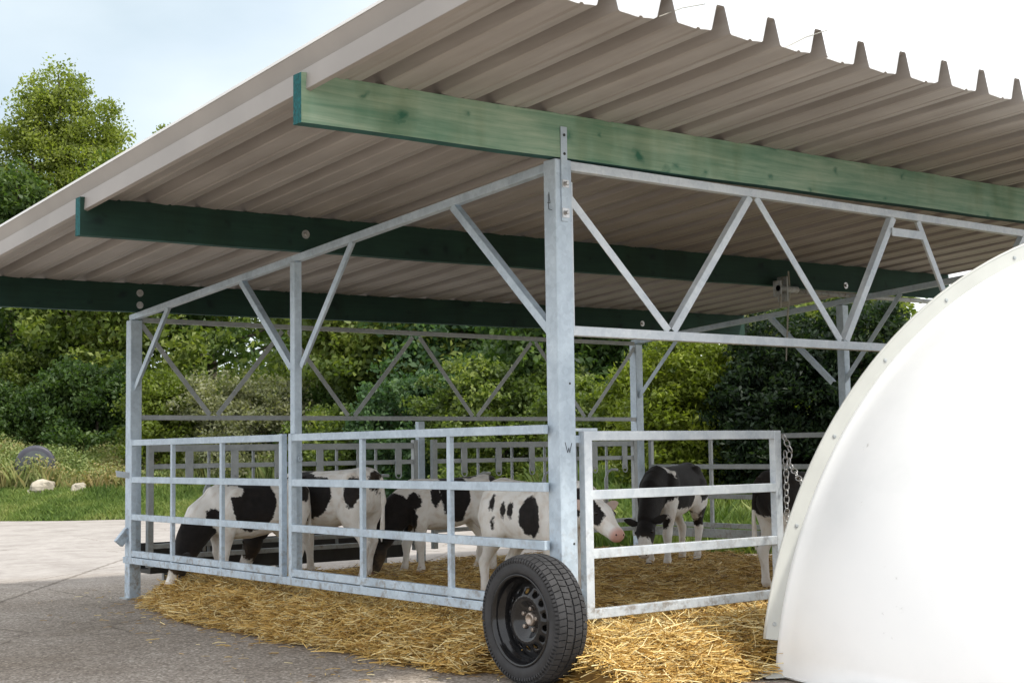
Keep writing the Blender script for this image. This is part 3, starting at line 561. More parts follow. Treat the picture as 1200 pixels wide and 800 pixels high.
# roof sheets: trapezoid profile, three ribs per sheet, lapped
PITCH, CH = .336, .125
def prof(k0, k1):
    pts = []
    for k in range(k0, k1 + 1):
        c = -.115 + PITCH * k
        pts += [(c - .068, .0), (c - .060, .006), (c - .026, CH - .006), (c - .020, CH), (c + .020, CH), (c + .026, CH - .006), (c + .060, .006), (c + .068, .0)]
        pts += [(c + .125, -.004), (c + .160, -.007), (c + .176, -.007), (c + .184, .001), (c + .196, .001), (c + .204, -.006), (c + .235, -.002)]
    return pts[:-7]
YF, YB = -1.3, 6.15
for i, k in enumerate(range(-4, 22, 3)):
    pts = prof(k, min(k + 3, 22)); lift = .0015 * (i % 2); mb = MB(); ny = 8; npt = len(pts); th = .0012
    if k == -4: pts = pts[3:]; npt = len(pts)
    for side in (0, 1):
        for j in range(ny):
            Y = YF + (YB - YF) * j / (ny - 1) - .012 * (i % 2) * (1 if j == 0 else 0)
            for x, z in pts: mb.v.append((x, Y, zr(x, Y) + z + .006 + lift + side * th))
    tot = ny * npt
    for side in (0, 1):
        for j in range(ny - 1):
            for q in range(npt - 1):
                f = (side * tot + j * npt + q, side * tot + j * npt + q + 1, side * tot + (j + 1) * npt + q + 1, side * tot + (j + 1) * npt + q)
                mb.f.append(f if side else f[::-1]); mb.m.append(0)
    for q in range(npt - 1):
        mb.f.append((q, q + 1, tot + q + 1, tot + q)); mb.m.append(0)
        e_ = (ny - 1) * npt; mb.f.append((e_ + q, tot + e_ + q, tot + e_ + q + 1, e_ + q + 1)); mb.m.append(0)
    mb.m[ : ] = [1 if (i_ >= (ny - 1) * (npt - 1) and i_ < 2 * (ny - 1) * (npt - 1)) else 0 for i_ in range(len(mb.f))]
    mb.build('roof_sheet', [M['roof'], M['roof_lit_top']], sheds)
# verge flashing down the left edge: top leg, face with a fold, lip
XV = -.115 - 4 * PITCH - .026
def strip(pts, name, matn, y0=YF - .01, y1=YB + .01, th=.0015):
    mb = MB()
    for Y in (y0, y1):
        for x, z in pts: mb.v.append((x, Y, zr(x, Y) + z))
    npt = len(pts)
    for Y in (y0, y1):
        for x, z in pts: mb.v.append((x - th, Y, zr(x, Y) + z + th))
    for q in range(npt - 1):
        mb.f += [(q, q + 1, npt + q + 1, npt + q), (2 * npt + q, 3 * npt + q, 3 * npt + q + 1, 2 * npt + q + 1), (q, 2 * npt + q, 2 * npt + q + 1, q + 1), (npt + q, npt + q + 1, 3 * npt + q + 1, 3 * npt + q)]
    mb.f += [(0, npt, 3 * npt, 2 * npt), (npt - 1, 3 * npt - 1, 4 * npt - 1, 2 * npt - 1)]; mb.m = [0] * len(mb.f)
    return mb.build(name, M[matn], sheds, fix=True)
strip([(XV + .10, CH + .012), (XV - .006, CH + .012), (XV - .006, CH - .002)], 'verge_cap', 'roof_lit_top')  # whitened in colour for the sunlit line along the verge
strip([(XV + .09, CH + .009), (XV - .002, CH + .009), (XV - .002, CH - .006), (XV + .030, CH - .085), (XV + .002, CH - .10), (XV - .004, -.075), (XV + .016, -.082)], 'verge_flashing', 'flashing')
# loose twine caught on the roof ribs
for a, b in (((.33, .0), (.62, .12)), ((-.47, .02), (-.22, .10))):
    pa = (a[0], YF + .02, zr(a[0], YF) + a[1] + .01); pb = (b[0], YF - .02, zr(b[0], YF) + b[1] + .02)
    MB().tube([pa, ((pa[0] + pb[0]) / 2, YF, (pa[2] + pb[2]) / 2 + .01), pb], .0025, 5).build('roof_wire', M['rope'], sheds)

# transport wheel
WC = Vector((-.205, -.015, .322)); wax = Vector((-1, 0, 0))
wh = empty('wheel', WC, None, None); wh.parent = sheds; wh['label'] = 'black transport wheel at the front corner post'
RT, HW = .323, .098
tp = [(-HW + .012, .225), (-HW + .002, .245), (-HW, .275), (-HW + .012, .298), (-HW + .026, .310), (-.055, .314), (0, .316), (.055, .314), (HW - .026, .310), (HW - .012, .298), (HW, .275), (HW - .002, .245), (HW - .012, .225), (.0, .22), (-HW + .012, .225)]
MB().lathe(tp, WC, wax, 72).build('tyre', M['rubber'], wh, smooth=True)
mb = MB(); nb = 58
for k in range(nb):
    for row, (h0, h1, sh_) in enumerate([(-.088, -.052, .0), (-.046, -.006, .35), (.006, .046, .65), (.052, .088, .1)]):
        a0 = 2 * PI * (k + sh_) / nb; a1 = a0 + 2 * PI / nb * .84; sk_ = (.02 if row % 2 else -.02)
        vs = []
        for h, da in ((h0, 0), (h1, sk_)):
            edge = .010 if abs(h) > .08 else 0
            for a in (a0 + da, (a0 + a1) / 2 + da, a1 + da):
                for R_ in (.308 - edge, RT - edge * 1.2):
                    vs.append(WC + wax * h + Vector((0, math.cos(a), math.sin(a))) * R_)
        # verts: h0:[a0 in,out, am in,out, a1 in,out], h1 same
        mb.add(vs, [(1, 3, 9, 7), (3, 5, 11, 9), (0, 1, 7, 6), (4, 10, 11, 5), (0, 2, 3, 1), (2, 4, 5, 3), (6, 7, 9, 8), (8, 9, 11, 10)])
for k in range(90):                                     # shoulder lugs
    a0 = 2 * PI * k / 90; a1 = a0 + 2 * PI / 90 * .6
    for sg in (-1, 1):
        vs = []
        for a in (a0, a1):
            for h, R_ in ((.086, .307), (.0985, .292), (.096, .278), (.084, .29)):
                vs.append(WC + wax * h * sg + Vector((0, math.cos(a), math.sin(a))) * (R_ + .003))
        mb.add(vs, [(0, 1, 5, 4), (1, 2, 6, 5), (0, 3, 2, 1), (4, 5, 6, 7), (2, 3, 7, 6), (3, 0, 4, 7)])
mb.build('tread_block', M['rubber'], wh, fix=True, kind='stuff')
rimp = [(.080, .232), (.094, .229), (.096, .222), (.088, .214), (.070, .208), (.055, .205), (.050, .192), (.010, .186), (-.04, .186), (-.086, .225), (-.09, .232)]
rim = MB().lathe(rimp, WC, wax, 64).build('rim', M['black_paint'], wh, smooth=True)
# disc with oval holes: sectors around
mb = MB(); nh = 14; seg = 6
def dz_(r):  # dish profile: depth along axis at radius
    pts = [(.0, .012), (.045, .014), (.07, .028), (.105, .052), (.125, .050), (.155, .030), (.186, .012)]
    for (r0, z0), (r1, z1) in zip(pts[:-1], pts[1:]):
        if r <= r1: return z0 + (z1 - z0) * (r - r0) / (r1 - r0)
    return pts[-1][1]
def dpt(r, a, off=0): return WC + wax * (dz_(r) + off) + Vector((0, math.cos(a), math.sin(a))) * r
rings = [.036, .05, .07, .09, .105, .118]
for r0, r1 in zip(rings[:-1], rings[1:]):
    for k in range(56):
        a0, a1 = 2 * PI * k / 56, 2 * PI * (k + 1) / 56; mb.add([dpt(r0, a0), dpt(r0, a1), dpt(r1, a1), dpt(r1, a0)], [(0, 1, 2, 3)])
for k in range(nh):                                     # hole band .118-.162
    ac = 2 * PI * (k + .5) / nh; w = 2 * PI / nh; nn = 16; rc = .141; hol = []; outr = []
    for j in range(nn):
        t_ = 2 * PI * j / nn; hol.append((rc + .0135 * math.sin(t_), ac + .0135 / rc * 1.15 * math.cos(t_)))
        c_, s_ = math.cos(t_), math.sin(t_); m_ = max(abs(c_), abs(s_)); outr.append((rc + .023 * s_ / m_, ac + w / 2 * c_ / m_))
    vs = [dpt(*q) for q in hol] + [dpt(*q) for q in outr] + [dpt(q[0], q[1], -.006) for q in hol]
    mb.add(vs, [(j, (j + 1) % nn, nn + (j + 1) % nn, nn + j) for j in range(nn)] + [(j, 2 * nn + j, 2 * nn + (j + 1) % nn, (j + 1) % nn) for j in range(nn)])
for r0, r1 in ((.164, .175), (.175, .188)):
    for k in range(56):
        a0, a1 = 2 * PI * k / 56, 2 * PI * (k + 1) / 56; mb.add([dpt(r0, a0), dpt(r0, a1), dpt(r1, a1), dpt(r1, a0)], [(0, 1, 2, 3)])
mb.build('wheel_disc', M['black_paint'], wh, smooth=True)
MB().lathe([(-.06, .16), (-.06, 0)], WC, wax, 32).build('brake_plate', M['trough'], wh)
MB().lathe([(-.06, .034), (.022, .034), (.028, .031), (.030, .022), (.020, .018), (.018, 0)], WC, wax, 28).build('hub', M['hub'], wh, smooth=True)
for k in range(5):
    a = 2 * PI * k / 5 + .5; c = WC + Vector((0, math.cos(a), math.sin(a))) * .054 + wax * .016
    MB().lathe([(0, .012), (.014, .011), (.016, .008), (.016, 0)], c, wax, 6).build('wheel_nut', M['hub'], wh)
MB().tube([WC + Vector((.02, 0, 0)), (.02, .0, .322)], .024, 14).build('axle', M['galv_dull'], wh, smooth=True)

# pipe slung under the middle beam with clamp and rope tackle
pip = empty('roller_pipe', (4.9, 2.65, 2.5), 'grey tube slung under the middle beam on the right, with a clamp at its end', 'pipe')
zp = 2.535
MB().tube([(4.86, 2.63, zp), (7.4, 2.63, zp + .02)], .021, 12).build('pipe', M['galv_dull'], pip, smooth=True)
MB().tube([(4.70, 2.60, zp + .01), (4.95, 2.60, zp + .01)], .028, 12).build('motor_housing', M['galv_dull'], pip, smooth=True)
MB().box((4.78, 2.57, zp - .10), (4.80, 2.68, zp + .12)).build('clamp', M['galv_dull'], pip, bevel=.003)
MB().box((4.70, 2.57, zp - .06), (4.714, 2.66, zp + .08)).build('clamp', M['galv_dull'], pip, bevel=.003)
MB().tube([(4.84, 2.6, zp + .17), (4.85, 2.6, zp - .02), (4.83, 2.61, zp - .2), (4.80, 2.62, zp - .62)], [.008, .010, .008, .006], 6).build('cord', M['rope'], pip)
MB().tube([(4.74, 2.6, zp + .05), (4.72, 2.6, zp - .16)], .012, 6).build('cord', M['rope'], pip)

# ------------------------------------------------------------------ gates
def gate(label, p0, p1, rails, stiles, z0, z1, matn='galv', grp='gates round the pen', rh=.048, rd=.036, sw=.04, name='field_gate', off=0, big=None, both=True):
    """gate from p0 to p1 (xy); rails: top z; stiles: positions along 0..1"""
    a = Vector((*p0, 0)); b = Vector((*p1, 0)); t = (b - a).normalized(); Ln = (b - a).length; nrm = Vector((-t.y, t.x, 0))
    root = empty(name, a, label, 'gate', grp)
    for z in rails:
        MB().bar(a + t * (sw * .5 - .002) + Vector((0, 0, z - rh / 2)), b - t * (sw * .5 - .002) + Vector((0, 0, z - rh / 2)), rd, rh).build('rail', M[matn], root, bevel=.003)
    for q in stiles:
        e = q in (0, 1); w = sw if e else sw * .85; d_ = rd + (.006 if e else -.006)
        c = a + t * (sw / 2 + (Ln - sw) * q); zz1 = z1 if e else z1 - rh * .6
        MB().bar(c + Vector((0, 0, z0)), c + Vector((0, 0, zz1)), d_, w, t).build('stile' if e else 'bar', M[matn], root, bevel=.003)
    return root
RZ = [1.297, .998, .698, .405]
gx = -.035
gate('long silver gate on the left side, from the left corner post to the middle post', (gx, 5.38), (gx, 2.845), RZ, [0, .305, .64, 1], .345, 1.30, 'galv')
gate('long silver gate on the left side, from the middle post to the wheel', (gx, 2.755), (gx, .055), RZ, [0, .33, .68], .345, 1.30, 'galv')
MB().bar((gx, LY - .001, .325), (gx, .12, .325), .045, .05).build('ground_rail', M['galv'], sheds, bevel=.003)
# right-hand side gates
gate('rear right gate standing before the dark conifers', (LX + .03, 5.45), (LX + .03, 2.82), RZ, [0, .34, .67, 1], .345, 1.30, 'galv_dull')
gate('right-hand gate mostly hidden by the white hutch', (LX + .03, 2.70), (LX + .03, .12), RZ, [0, .33, .67, 1], .345, 1.30, 'galv_dull')
MB().bar((LX + .03, LY + .05, .30), (LX + .03, .12, .30), .045, .09).build('ground_rail', M['galv_dull'], sheds, bevel=.003)
fg = gate('bright front gate between the wheel and the white hutch', (.165, .02), (1.715, .03), [1.262, .952, .645, .334], [0, 1], .286, 1.262, 'galv_bright', rh=.05, rd=.04, sw=.055)
MB().box((.10, .045, 1.262), (.30, .06, 1.278)).build('hinge_strap', M['galv_bright'], fg)
for z in (1.20, .40): MB().box((.113, .03, z), (.168, .05, z + .04)).build('hinge', M['galv'], fg, bevel=.002)
MB().box((.118, .105, .05), (.150, .135, 1.24)).build('gate_hanging_post', M['galv_dull'], sheds, bevel=.003)
MB().lathe([(0, .02), (.006, .022), (.012, .02), (.012, .008), (0, .008)], (.02, 2.74, 1.13), (0, -1, 0), 14).build('latch_ring', M['galv'], sheds, smooth=True)

# chain from the front gate to the hutch
ch = empty('chain', (1.74, .03, 1.2), 'loose steel chain tying the front gate to the white hutch', 'chain')
def link(c, t, roll, R_=.017, r=.0036, st=1.7):
    t = Vector(t).normalized(); ref = Vector((0, 0, 1)) if abs(t.z) < .9 else Vector((1, 0, 0)); u = t.cross(ref).normalized(); w = t.cross(u)
    s_ = u * math.cos(roll) + w * math.sin(roll); pts = [Vector(c) + t * math.cos(2 * PI * k / 12) * R_ * st / 1.2 + s_ * math.sin(2 * PI * k / 12) * R_ for k in range(13)]
    MB().tube(pts, r, 6, cap=False).build('link', M['bolt'], ch, smooth=True)
pth = [(1.735, .0, 1.22), (1.76, -.02, 1.15), (1.745, -.02, 1.07), (1.74, -.06, 1.03), (1.70, -.14, .97), (1.64, -.25, .93), (1.56, -.36, .95)]
pth2 = [(1.74, .0, 1.12), (1.745, .0, .98), (1.74, .0, .83), (1.745, .0, .72)]
for pp in (pth, pth2):
    tot = [Vector(p) for p in pp]; acc = 0; step = .038; k = 0
    for a, b in zip(tot[:-1], tot[1:]):
        L_ = (b - a).length
        while acc < L_: link(a.lerp(b, acc / L_), b - a, (k % 2) * PI / 2 + .3); acc += step; k += 1
        acc -= L_

# ------------------------------------------------------------------ rear feed barrier
fb = empty('feed_barrier', (.1, LY - .1, 0), 'grey self-locking feed barrier with upright bars and hook plates along the back', 'feed barrier')
yb = LY - .03; md = M['galv_dull']
secs = [(.16, 2.80), (3.02, 5.62)]
for x0, x1 in secs:
    for z, h in ((1.225, .055), (1.075, .04), (.42, .04), (.33, .04)):
        MB().bar((x0 + .016, yb, z), (x1 - .016, yb, z), .034, h).build('rail', md, fb, bevel=.003)
    for x in (x0, x1): MB().bar((x, yb, .25), (x, yb, 1.28), .05, .05, (1, 0, 0)).build('upright', md, fb, bevel=.003)
    k = 0; x = x0 + .34
    while x < x1 - .15:
        MB().box((x - .035, yb - .03, .96), (x + .035, yb - .020, 1.20)).build('hook_plate', md, fb, bevel=.002)
        pts = [(x + .03 * math.cos(a) * 1.0, yb - .028, .955 + .03 * math.sin(a)) for a in [2 * PI * j / 14 for j in range(15)]]
        MB().tube(pts, .006, 6, cap=False).build('ring', md, fb, smooth=True)
        MB().tube([(x + .20, yb + .02, .34), (x + .20, yb + .02, 1.20)], .014, 8).build('bar', md, fb, smooth=True)
        if k % 2 == 0:
            MB().tube([(x + .13, yb - .04, .36), (x + .13, yb - .04, .86), (x + .16, yb - .04, .93), (x + .22, yb - .04, .955), (x + .30, yb - .04, .95)], .014, 8).build('loop_bar', md, fb, smooth=True)
        x += .42; k += 1
# feed trough outside the barrier
ft = empty('feed_trough', (.3, LY + .25, 0), 'long dark feed trough standing behind the feed barrier', 'trough')
mb = MB(); xs = (.25, 2.85)
pr = [(LY + .14, .40), (LY + .16, .18), (LY + .46, .18), (LY + .50, .42), (LY + .47, .42), (LY + .43, .21), (LY + .19, .21), (LY + .17, .40)]
for X in xs: mb.v += [(X, y, z) for y, z in pr]
mb.f = [(i, (i + 1) % 8, 8 + (i + 1) % 8, 8 + i) for i in range(8)] + [tuple(range(8)), tuple(range(8, 16))[::-1]]; mb.m = [0] * 10
mb.build('pan', M['trough'], ft, fix=True)
for X in (.5, 1.6, 2.6):
    for y in (LY + .2, LY + .42): MB().bar((X, y, 0), (X, y, .18), .04, .04, (1, 0, 0)).build('leg', M['galv_dull'], ft)

# ------------------------------------------------------------------ igloo hutch
PHI = rad(20); hu = Vector((math.cos(PHI), -math.sin(PHI), 0)); hn = Vector((math.sin(PHI), math.cos(PHI), 0))   # hn points into the pen
HC = Vector((.72, -.68, 0)) + hu * 2.63; HR = 2.63; HZ = -.2; HB = 1.95
hut = empty('igloo_hutch', (HC.x, HC.y, 0), 'large white domed fibreglass calf hutch with a bolted rim, open towards the pen', 'calf hutch')
def hp(a, rad_, back): # a: angle round the arch from the left foot
    return HC - hu * math.cos(a) * rad_ + Vector((0, 0, HZ + math.sin(a) * rad_)) - hn * back
mb = MB(); na, nbk = 72, 28; a_lo = math.asin((.0 - HZ) / HR) * .98
th = []
for j in range(nbk + 1):
    f = j / nbk; ph = f * PI / 2 * .999
    rr_b = (HR - .095) * (math.cos(ph) ** .92 if ph < PI / 2 else 0); bk = .035 + (HB) * math.sin(ph) ** 1.05
    if j == 0: rr_b = HR - .085; bk = .0
    th.append((rr_b, bk))
th = [(HR - .08, 0.0), (HR - .092, .015)] + th[1:]
for rr_b, bk in th:
    for i in range(na + 1):
        a = PI * i / na; p = hp(a, rr_b, bk)
        if p.z < .012: p.z = .012
        z_ = p.z; mb.v.append(tuple(p))
m_ = na + 1
for j in range(len(th) - 1):
    for i in range(na): mb.f.append((j * m_ + i, j * m_ + i + 1, (j + 1) * m_ + i + 1, (j + 1) * m_ + i)); mb.m.append(0)
hb = mb.build('shell', M['grp'], hut, smooth=True)
sm = hb.modifiers.new('solid', 'SOLIDIFY'); sm.thickness = .006; sm.offset = 1
# sidewall skirt: dome drops vertically to the ground
mb = MB()
a0f = math.asin((.20 - HZ) / HR); nf = 80
for i in range(nf + 1):
    a = a0f + (PI - 2 * a0f) * i / nf
    for r_, bk in ((HR, -.004), (HR, .004), (HR - .085, .004), (HR - .085, -.004)): mb.v.append(tuple(hp(a, r_, bk)))
for i in range(nf):
    for k in range(4): mb.f.append((i * 4 + k, i * 4 + (k + 1) % 4, i * 4 + 4 + (k + 1) % 4, i * 4 + 4 + k)); mb.m.append(0)
mb.f += [(3, 2, 1, 0), tuple(nf * 4 + k for k in range(4))]; mb.m += [0, 0]
mb.build('rim', M['grp_in'], hut, fix=True)
mb = MB()                                                # turned lip on the outer edge of the rim
mb.tube([hp(a0f + (PI - 2 * a0f) * i / nf, HR, 0) for i in range(nf + 1)], .008, 6); mb.build('rim_lip', M['grp_in'], hut, smooth=True)
for k in range(15):
    a = a0f + .03 + (PI - 2 * a0f - .06) * k / 14; c = hp(a, HR - .045, .0045)
    MB().lathe([(0, .011), (.004, .010), (.006, .006), (.006, 0)], c, -hn, 10).build('screw', M['galv_dull'], hut)
fl_ = hp(math.asin(-HZ / HR), HR, 0); 
mb = MB(); mb.add([(fl_.x - .03, fl_.y - .06, .012), (fl_.x + .12, fl_.y - .14, .012), (fl_.x + .14, fl_.y - .04, .03), (fl_.x, fl_.y + .05, .04), (fl_.x - .03, fl_.y - .06, .018), (fl_.x + .12, fl_.y - .14, .018), (fl_.x + .14, fl_.y - .04, .036), (fl_.x, fl_.y + .05, .046)],
                  [(0, 1, 2, 3), (7, 6, 5, 4), (0, 4, 5, 1), (1, 5, 6, 2), (2, 6, 7, 3), (3, 7, 4, 0)])
mb.build('foot_flange', M['grp_in'], hut)

# ------------------------------------------------------------------ straw bedding
def nse(x, y, s, o=0): return mnoise.noise(Vector((x * s + o, y * s, o)))
def sbound(x, y):                                        # signed distance inside the straw bed
    left = x - (-.30 + max(0, 1.6 - y) * .05 + .13 * nse(0, y, 1.6, 3) + .05 * nse(0, y, 7, 5) + max(0, y - 3.9) * .30)
    if x < -.1 and y < .46: left = min(left, -.03 - max(0, -.1 - x) - max(0, .42 - y) * .1)
    front = y - (-.62 + .10 * nse(x, 0, 2.2, 9) + .04 * nse(x, 0, 9, 4) + max(0, .9 - x) * .06)
    corner = ((x + .42) + (y + .62)) * .7 - .22
    return min(left, front, corner, 5.42 + .10 * nse(x, 0, 2, 7) - y, LX + .03 - x)
def sheight(x, y):
    s = sbound(x, y)
    if s <= 0: return -.02
    e = min(1, s / .34); base = (1 - (1 - e) ** 2) * .10; base += .035 * max(0, min(1, (y - 4.2) / .8)) * e
    pile = .05 * math.exp(-((s - .3) / .22) ** 2) if (x < .35 or y < .2) else 0
    return base + pile * (1 + .6 * nse(x, y, 2.3)) + e * (.028 * nse(x, y, 3.1, 1) + .016 * nse(x, y, 11, 2)) + .004
gxs = np.arange(-.8, LX + .05, .035); gys = np.arange(-1.0, 5.6, .035); Hh = np.array([[sheight(x, y) for y in gys] for x in gxs])
ny = len(gys); V = np.array([(x, y, Hh[i, j]) for i, x in enumerate(gxs) for j, y in enumerate(gys)]); Fq = []
for i in range(len(gxs) - 1):
    for j in range(ny - 1):
        if max(Hh[i, j], Hh[i + 1, j], Hh[i, j + 1], Hh[i + 1, j + 1]) > 0: Fq.append((i * ny + j, (i + 1) * ny + j, (i + 1) * ny + j + 1, i * ny + j + 1))
Fq = np.array(Fq)
def clean(x, y): # fresher straw by the edges, trampled inside
    inside = np.clip(np.minimum(x - .1, y - .25) / .5, 0, 1); return inside
cl = clean(V[Fq[:, 0], 0], V[Fq[:, 0], 1])
o = np_mesh('straw_bed', V, Fq, M['straw_base'], attrs={'rnd': ('FACE', .85 - .35 * cl)}, smooth=True); tag(o, 'trampled straw bedding covering the pen floor', 'straw', kind='stuff')
def stalks(name, n, xr, yr, label, lmin, lmax, wd, vert, zoff=.0, outside=False, tone=0.0):
    x = RNG.uniform(*xr, n * 2); y = RNG.uniform(*yr, n * 2); sb = np.array([sbound(a, b) for a, b in zip(x, y)])
    keep = (sb > -.03 - RNG.exponential(.03, n * 2)) if not outside else (sb < 0) & (sb > -RNG.exponential(.35, n * 2)); x, y, sb = x[keep][:n], y[keep][:n], sb[keep][:n]; n = len(x)
    z = np.array([max(.004, sheight(a, b)) for a, b in zip(x, y)]) + RNG.uniform(0, zoff, n)
    L = RNG.uniform(lmin, lmax, n); an = RNG.uniform(0, 2 * PI, n); el = np.abs(RNG.normal(0, vert, n)) * (RNG.uniform(0, 1, n) < .7) if not outside else np.abs(RNG.normal(0, .03, n))
    dv = np.c_[np.cos(an) * np.cos(el), np.sin(an) * np.cos(el), np.sin(el)]; P = np.c_[x, y, z]; sag = RNG.uniform(.0, .16, n) * L
    side = np.c_[-np.sin(an), np.cos(an), np.zeros(n)]; bend = RNG.normal(0, .16, n) * L
    wid = RNG.uniform(.6, 1.3, n) * wd / 2
    a = P - dv * (L / 2)[:, None] * np.array([1, 1, .25]); b = P + dv * (L / 2)[:, None]; mth = (a + b) / 2 + side * bend[:, None]; mth[:, 2] += sag * .4
    if not outside: a[:, 2] = np.maximum(a[:, 2], .006)
    tilt = RNG.normal(0, .7, n); sv = side * np.cos(tilt)[:, None]; sv[:, 2] = np.sin(tilt); sv *= wid[:, None]; up = np.cross(dv, sv)
    V = np.stack([a - sv, a + sv, mth - sv, mth + sv, b - sv, b + sv, mth + up * 1.0, a + up, b + up], 1)
    V = V.reshape(-1, 3); B = np.arange(n)[:, None] * 9
    Fq = np.vstack([B + np.array([q]) for q in ([0, 7, 6, 2], [7, 1, 3, 6], [2, 6, 8, 4], [6, 3, 5, 8])])
    c_ = clean(x, y) if not outside else np.zeros(n) + .3
    t_ = np.clip(RNG.normal(.68, .27, n) + tone - .04 * c_ - np.clip(.02 - sb, 0, .1) * 0, 0, 1)
    return V, Fq, np.tile(t_, 4)
parts = [stalks('a', 46000, (-.75, .5), (-.9, 5.4), '', .05, .21, .0055, .40, .06), stalks('b', 30000, (.2, 2.8), (-.9, .7), '', .06, .25, .0058, .42, .06),
         stalks('c', 52000, (.0, LX), (.2, 5.3), '', .05, .18, .0060, .30, .03), stalks('f', 11000, (-.16, .6), (-.85, .45), '', .05, .22, .0056, .40, .05), stalks('d', 1500, (-.6, 2.4), (-.8, .3), '', .18, .36, .0055, .3, .08, tone=.15)]
Vs, Fs, As, off = [], [], [], 0
for v_, f_, a_ in parts: Vs.append(v_); Fs.append(f_ + off); As.append(a_); off += len(v_)
o = np_mesh('loose_straw', np.vstack(Vs), np.vstack(Fs), M['straw'], attrs={'rnd': ('FACE', np.concatenate(As))}); tag(o, 'loose golden straw stalks heaped along the pen edge and over the bedding', 'straw', kind='stuff')
v_, f_, a_ = stalks('e', 2600, (-2.6, 3.0), (-2.2, 6.5), '', .02, .09, .004, .1, 0, outside=True)
o = np_mesh('scattered_straw', v_ , f_, M['straw'], attrs={'rnd': ('FACE', a_)}); tag(o, 'bits of straw scattered over the tarmac outside the pen', 'straw', kind='stuff')

# ------------------------------------------------------------------ calves
def coat_mat():
    m, n, l, p = mat('holstein_coat'); a = N(n, 'Attribute', attribute_name='patch'); t = N(n, 'TexCoord')
    z = N(n, 'TexNoise', Scale=26.0, Detail=6.0, Roughness=.65); l.new(t.outputs['Object'], z.inputs['Vector'])
    s = N(n, 'Math', operation='MULTIPLY_ADD'); s.inputs[1].default_value = .2; l.new(z.outputs['Fac'], s.inputs[0]); l.new(a.outputs['Fac'], s.inputs[2])
    th = N(n, 'MapRange'); th.inputs[1].default_value = .085; th.inputs[2].default_value = .115; l.new(s.outputs[0], th.inputs[0])
    mpn = N(n, 'Mapping'); mpn.inputs['Scale'].default_value = (4, 12, 4); l.new(t.outputs['Object'], mpn.inputs[0])
    z2 = N(n, 'TexNoise', Scale=3.0, Detail=5.0); l.new(mpn.outputs[0], z2.inputs['Vector'])
    wr = ramp(n, [(.3, (.74, .68, .61)), (.5, (.88, .86, .82)), (.75, (.93, .92, .90))]); l.new(z2.outputs['Fac'], wr.inputs[0])
    br_ = ramp(n, [(.3, (.006, .0055, .006)), (.7, (.016, .014, .015))]); l.new(z.outputs['Fac'], br_.inputs[0])
    mx1 = N(n, 'MixRGB'); l.new(th.outputs[0], mx1.inputs[0]); l.new(wr.outputs[0], mx1.inputs[1]); l.new(br_.outputs[0], mx1.inputs[2])
    b = N(n, 'Attribute', attribute_name='pink'); mx2 = N(n, 'MixRGB'); mx2.inputs[2].default_value = (.55, .27, .22, 1); l.new(b.outputs['Fac'], mx2.inputs[0]); l.new(mx1.outputs[0], mx2.inputs[1])
    d_ = N(n, 'Attribute', attribute_name='dirt'); mx3 = N(n, 'MixRGB'); mx3.inputs[2].default_value = (.30, .20, .11, 1); zdn = N(n, 'TexNoise', Scale=9.0, Detail=7.0, Roughness=.7); l.new(t.outputs['Object'], zdn.inputs['Vector']); zr_ = ramp(n, [(.42, (.25, .25, .25)), (.62, (1, 1, 1))]); l.new(zdn.outputs['Fac'], zr_.inputs[0]); dmu = N(n, 'Math', operation='MULTIPLY'); l.new(d_.outputs['Fac'], dmu.inputs[0]); l.new(zr_.outputs[0], dmu.inputs[1]); l.new(dmu.outputs[0], mx3.inputs[0]); l.new(mx2.outputs[0], mx3.inputs[1])
    l.new(mx3.outputs[0], p.inputs['Base Color']); p.inputs['Roughness'].default_value = .75; p.inputs['Sheen Weight'].default_value = .08; p.inputs['Specular IOR Level'].default_value = .25
    fz = N(n, 'TexNoise', Scale=160.0, Detail=2.0); l.new(mpn.outputs[0], fz.inputs['Vector']); bump(n, l, fz.outputs['Fac'], p, .3, .004); return m
M['coat'] = coat_mat()
def loft(mb, secs, n=20):
    """secs: (center, half width y-axis vector, half height vector)"""
    vs = []
    for c, a, b in secs:
        for k in range(n):
            t_ = 2 * PI * k / n; vs.append(Vector(c) + Vector(a) * math.cos(t_) + Vector(b) * math.sin(t_))
    m_ = len(secs); fs = [(i * n + k, i * n + (k + 1) % n, (i + 1) * n + (k + 1) % n, (i + 1) * n + k) for i in range(m_ - 1) for k in range(n)]
    fs += [tuple(range(n))[::-1], tuple((m_ - 1) * n + k for k in range(n))]; mb.add(vs, fs)
def leg_tube(mb, pts):
    """pts (x,y,z,r, stretch along x)"""
    secs = []
    for x, y, z, r, s_ in pts: k_ = 1.22 if z < .45 else 1.1; secs.append(((x, y, z), (0, r * k_, 0), (r * s_ * k_, 0, 0)))
    loft(mb, secs, 14)
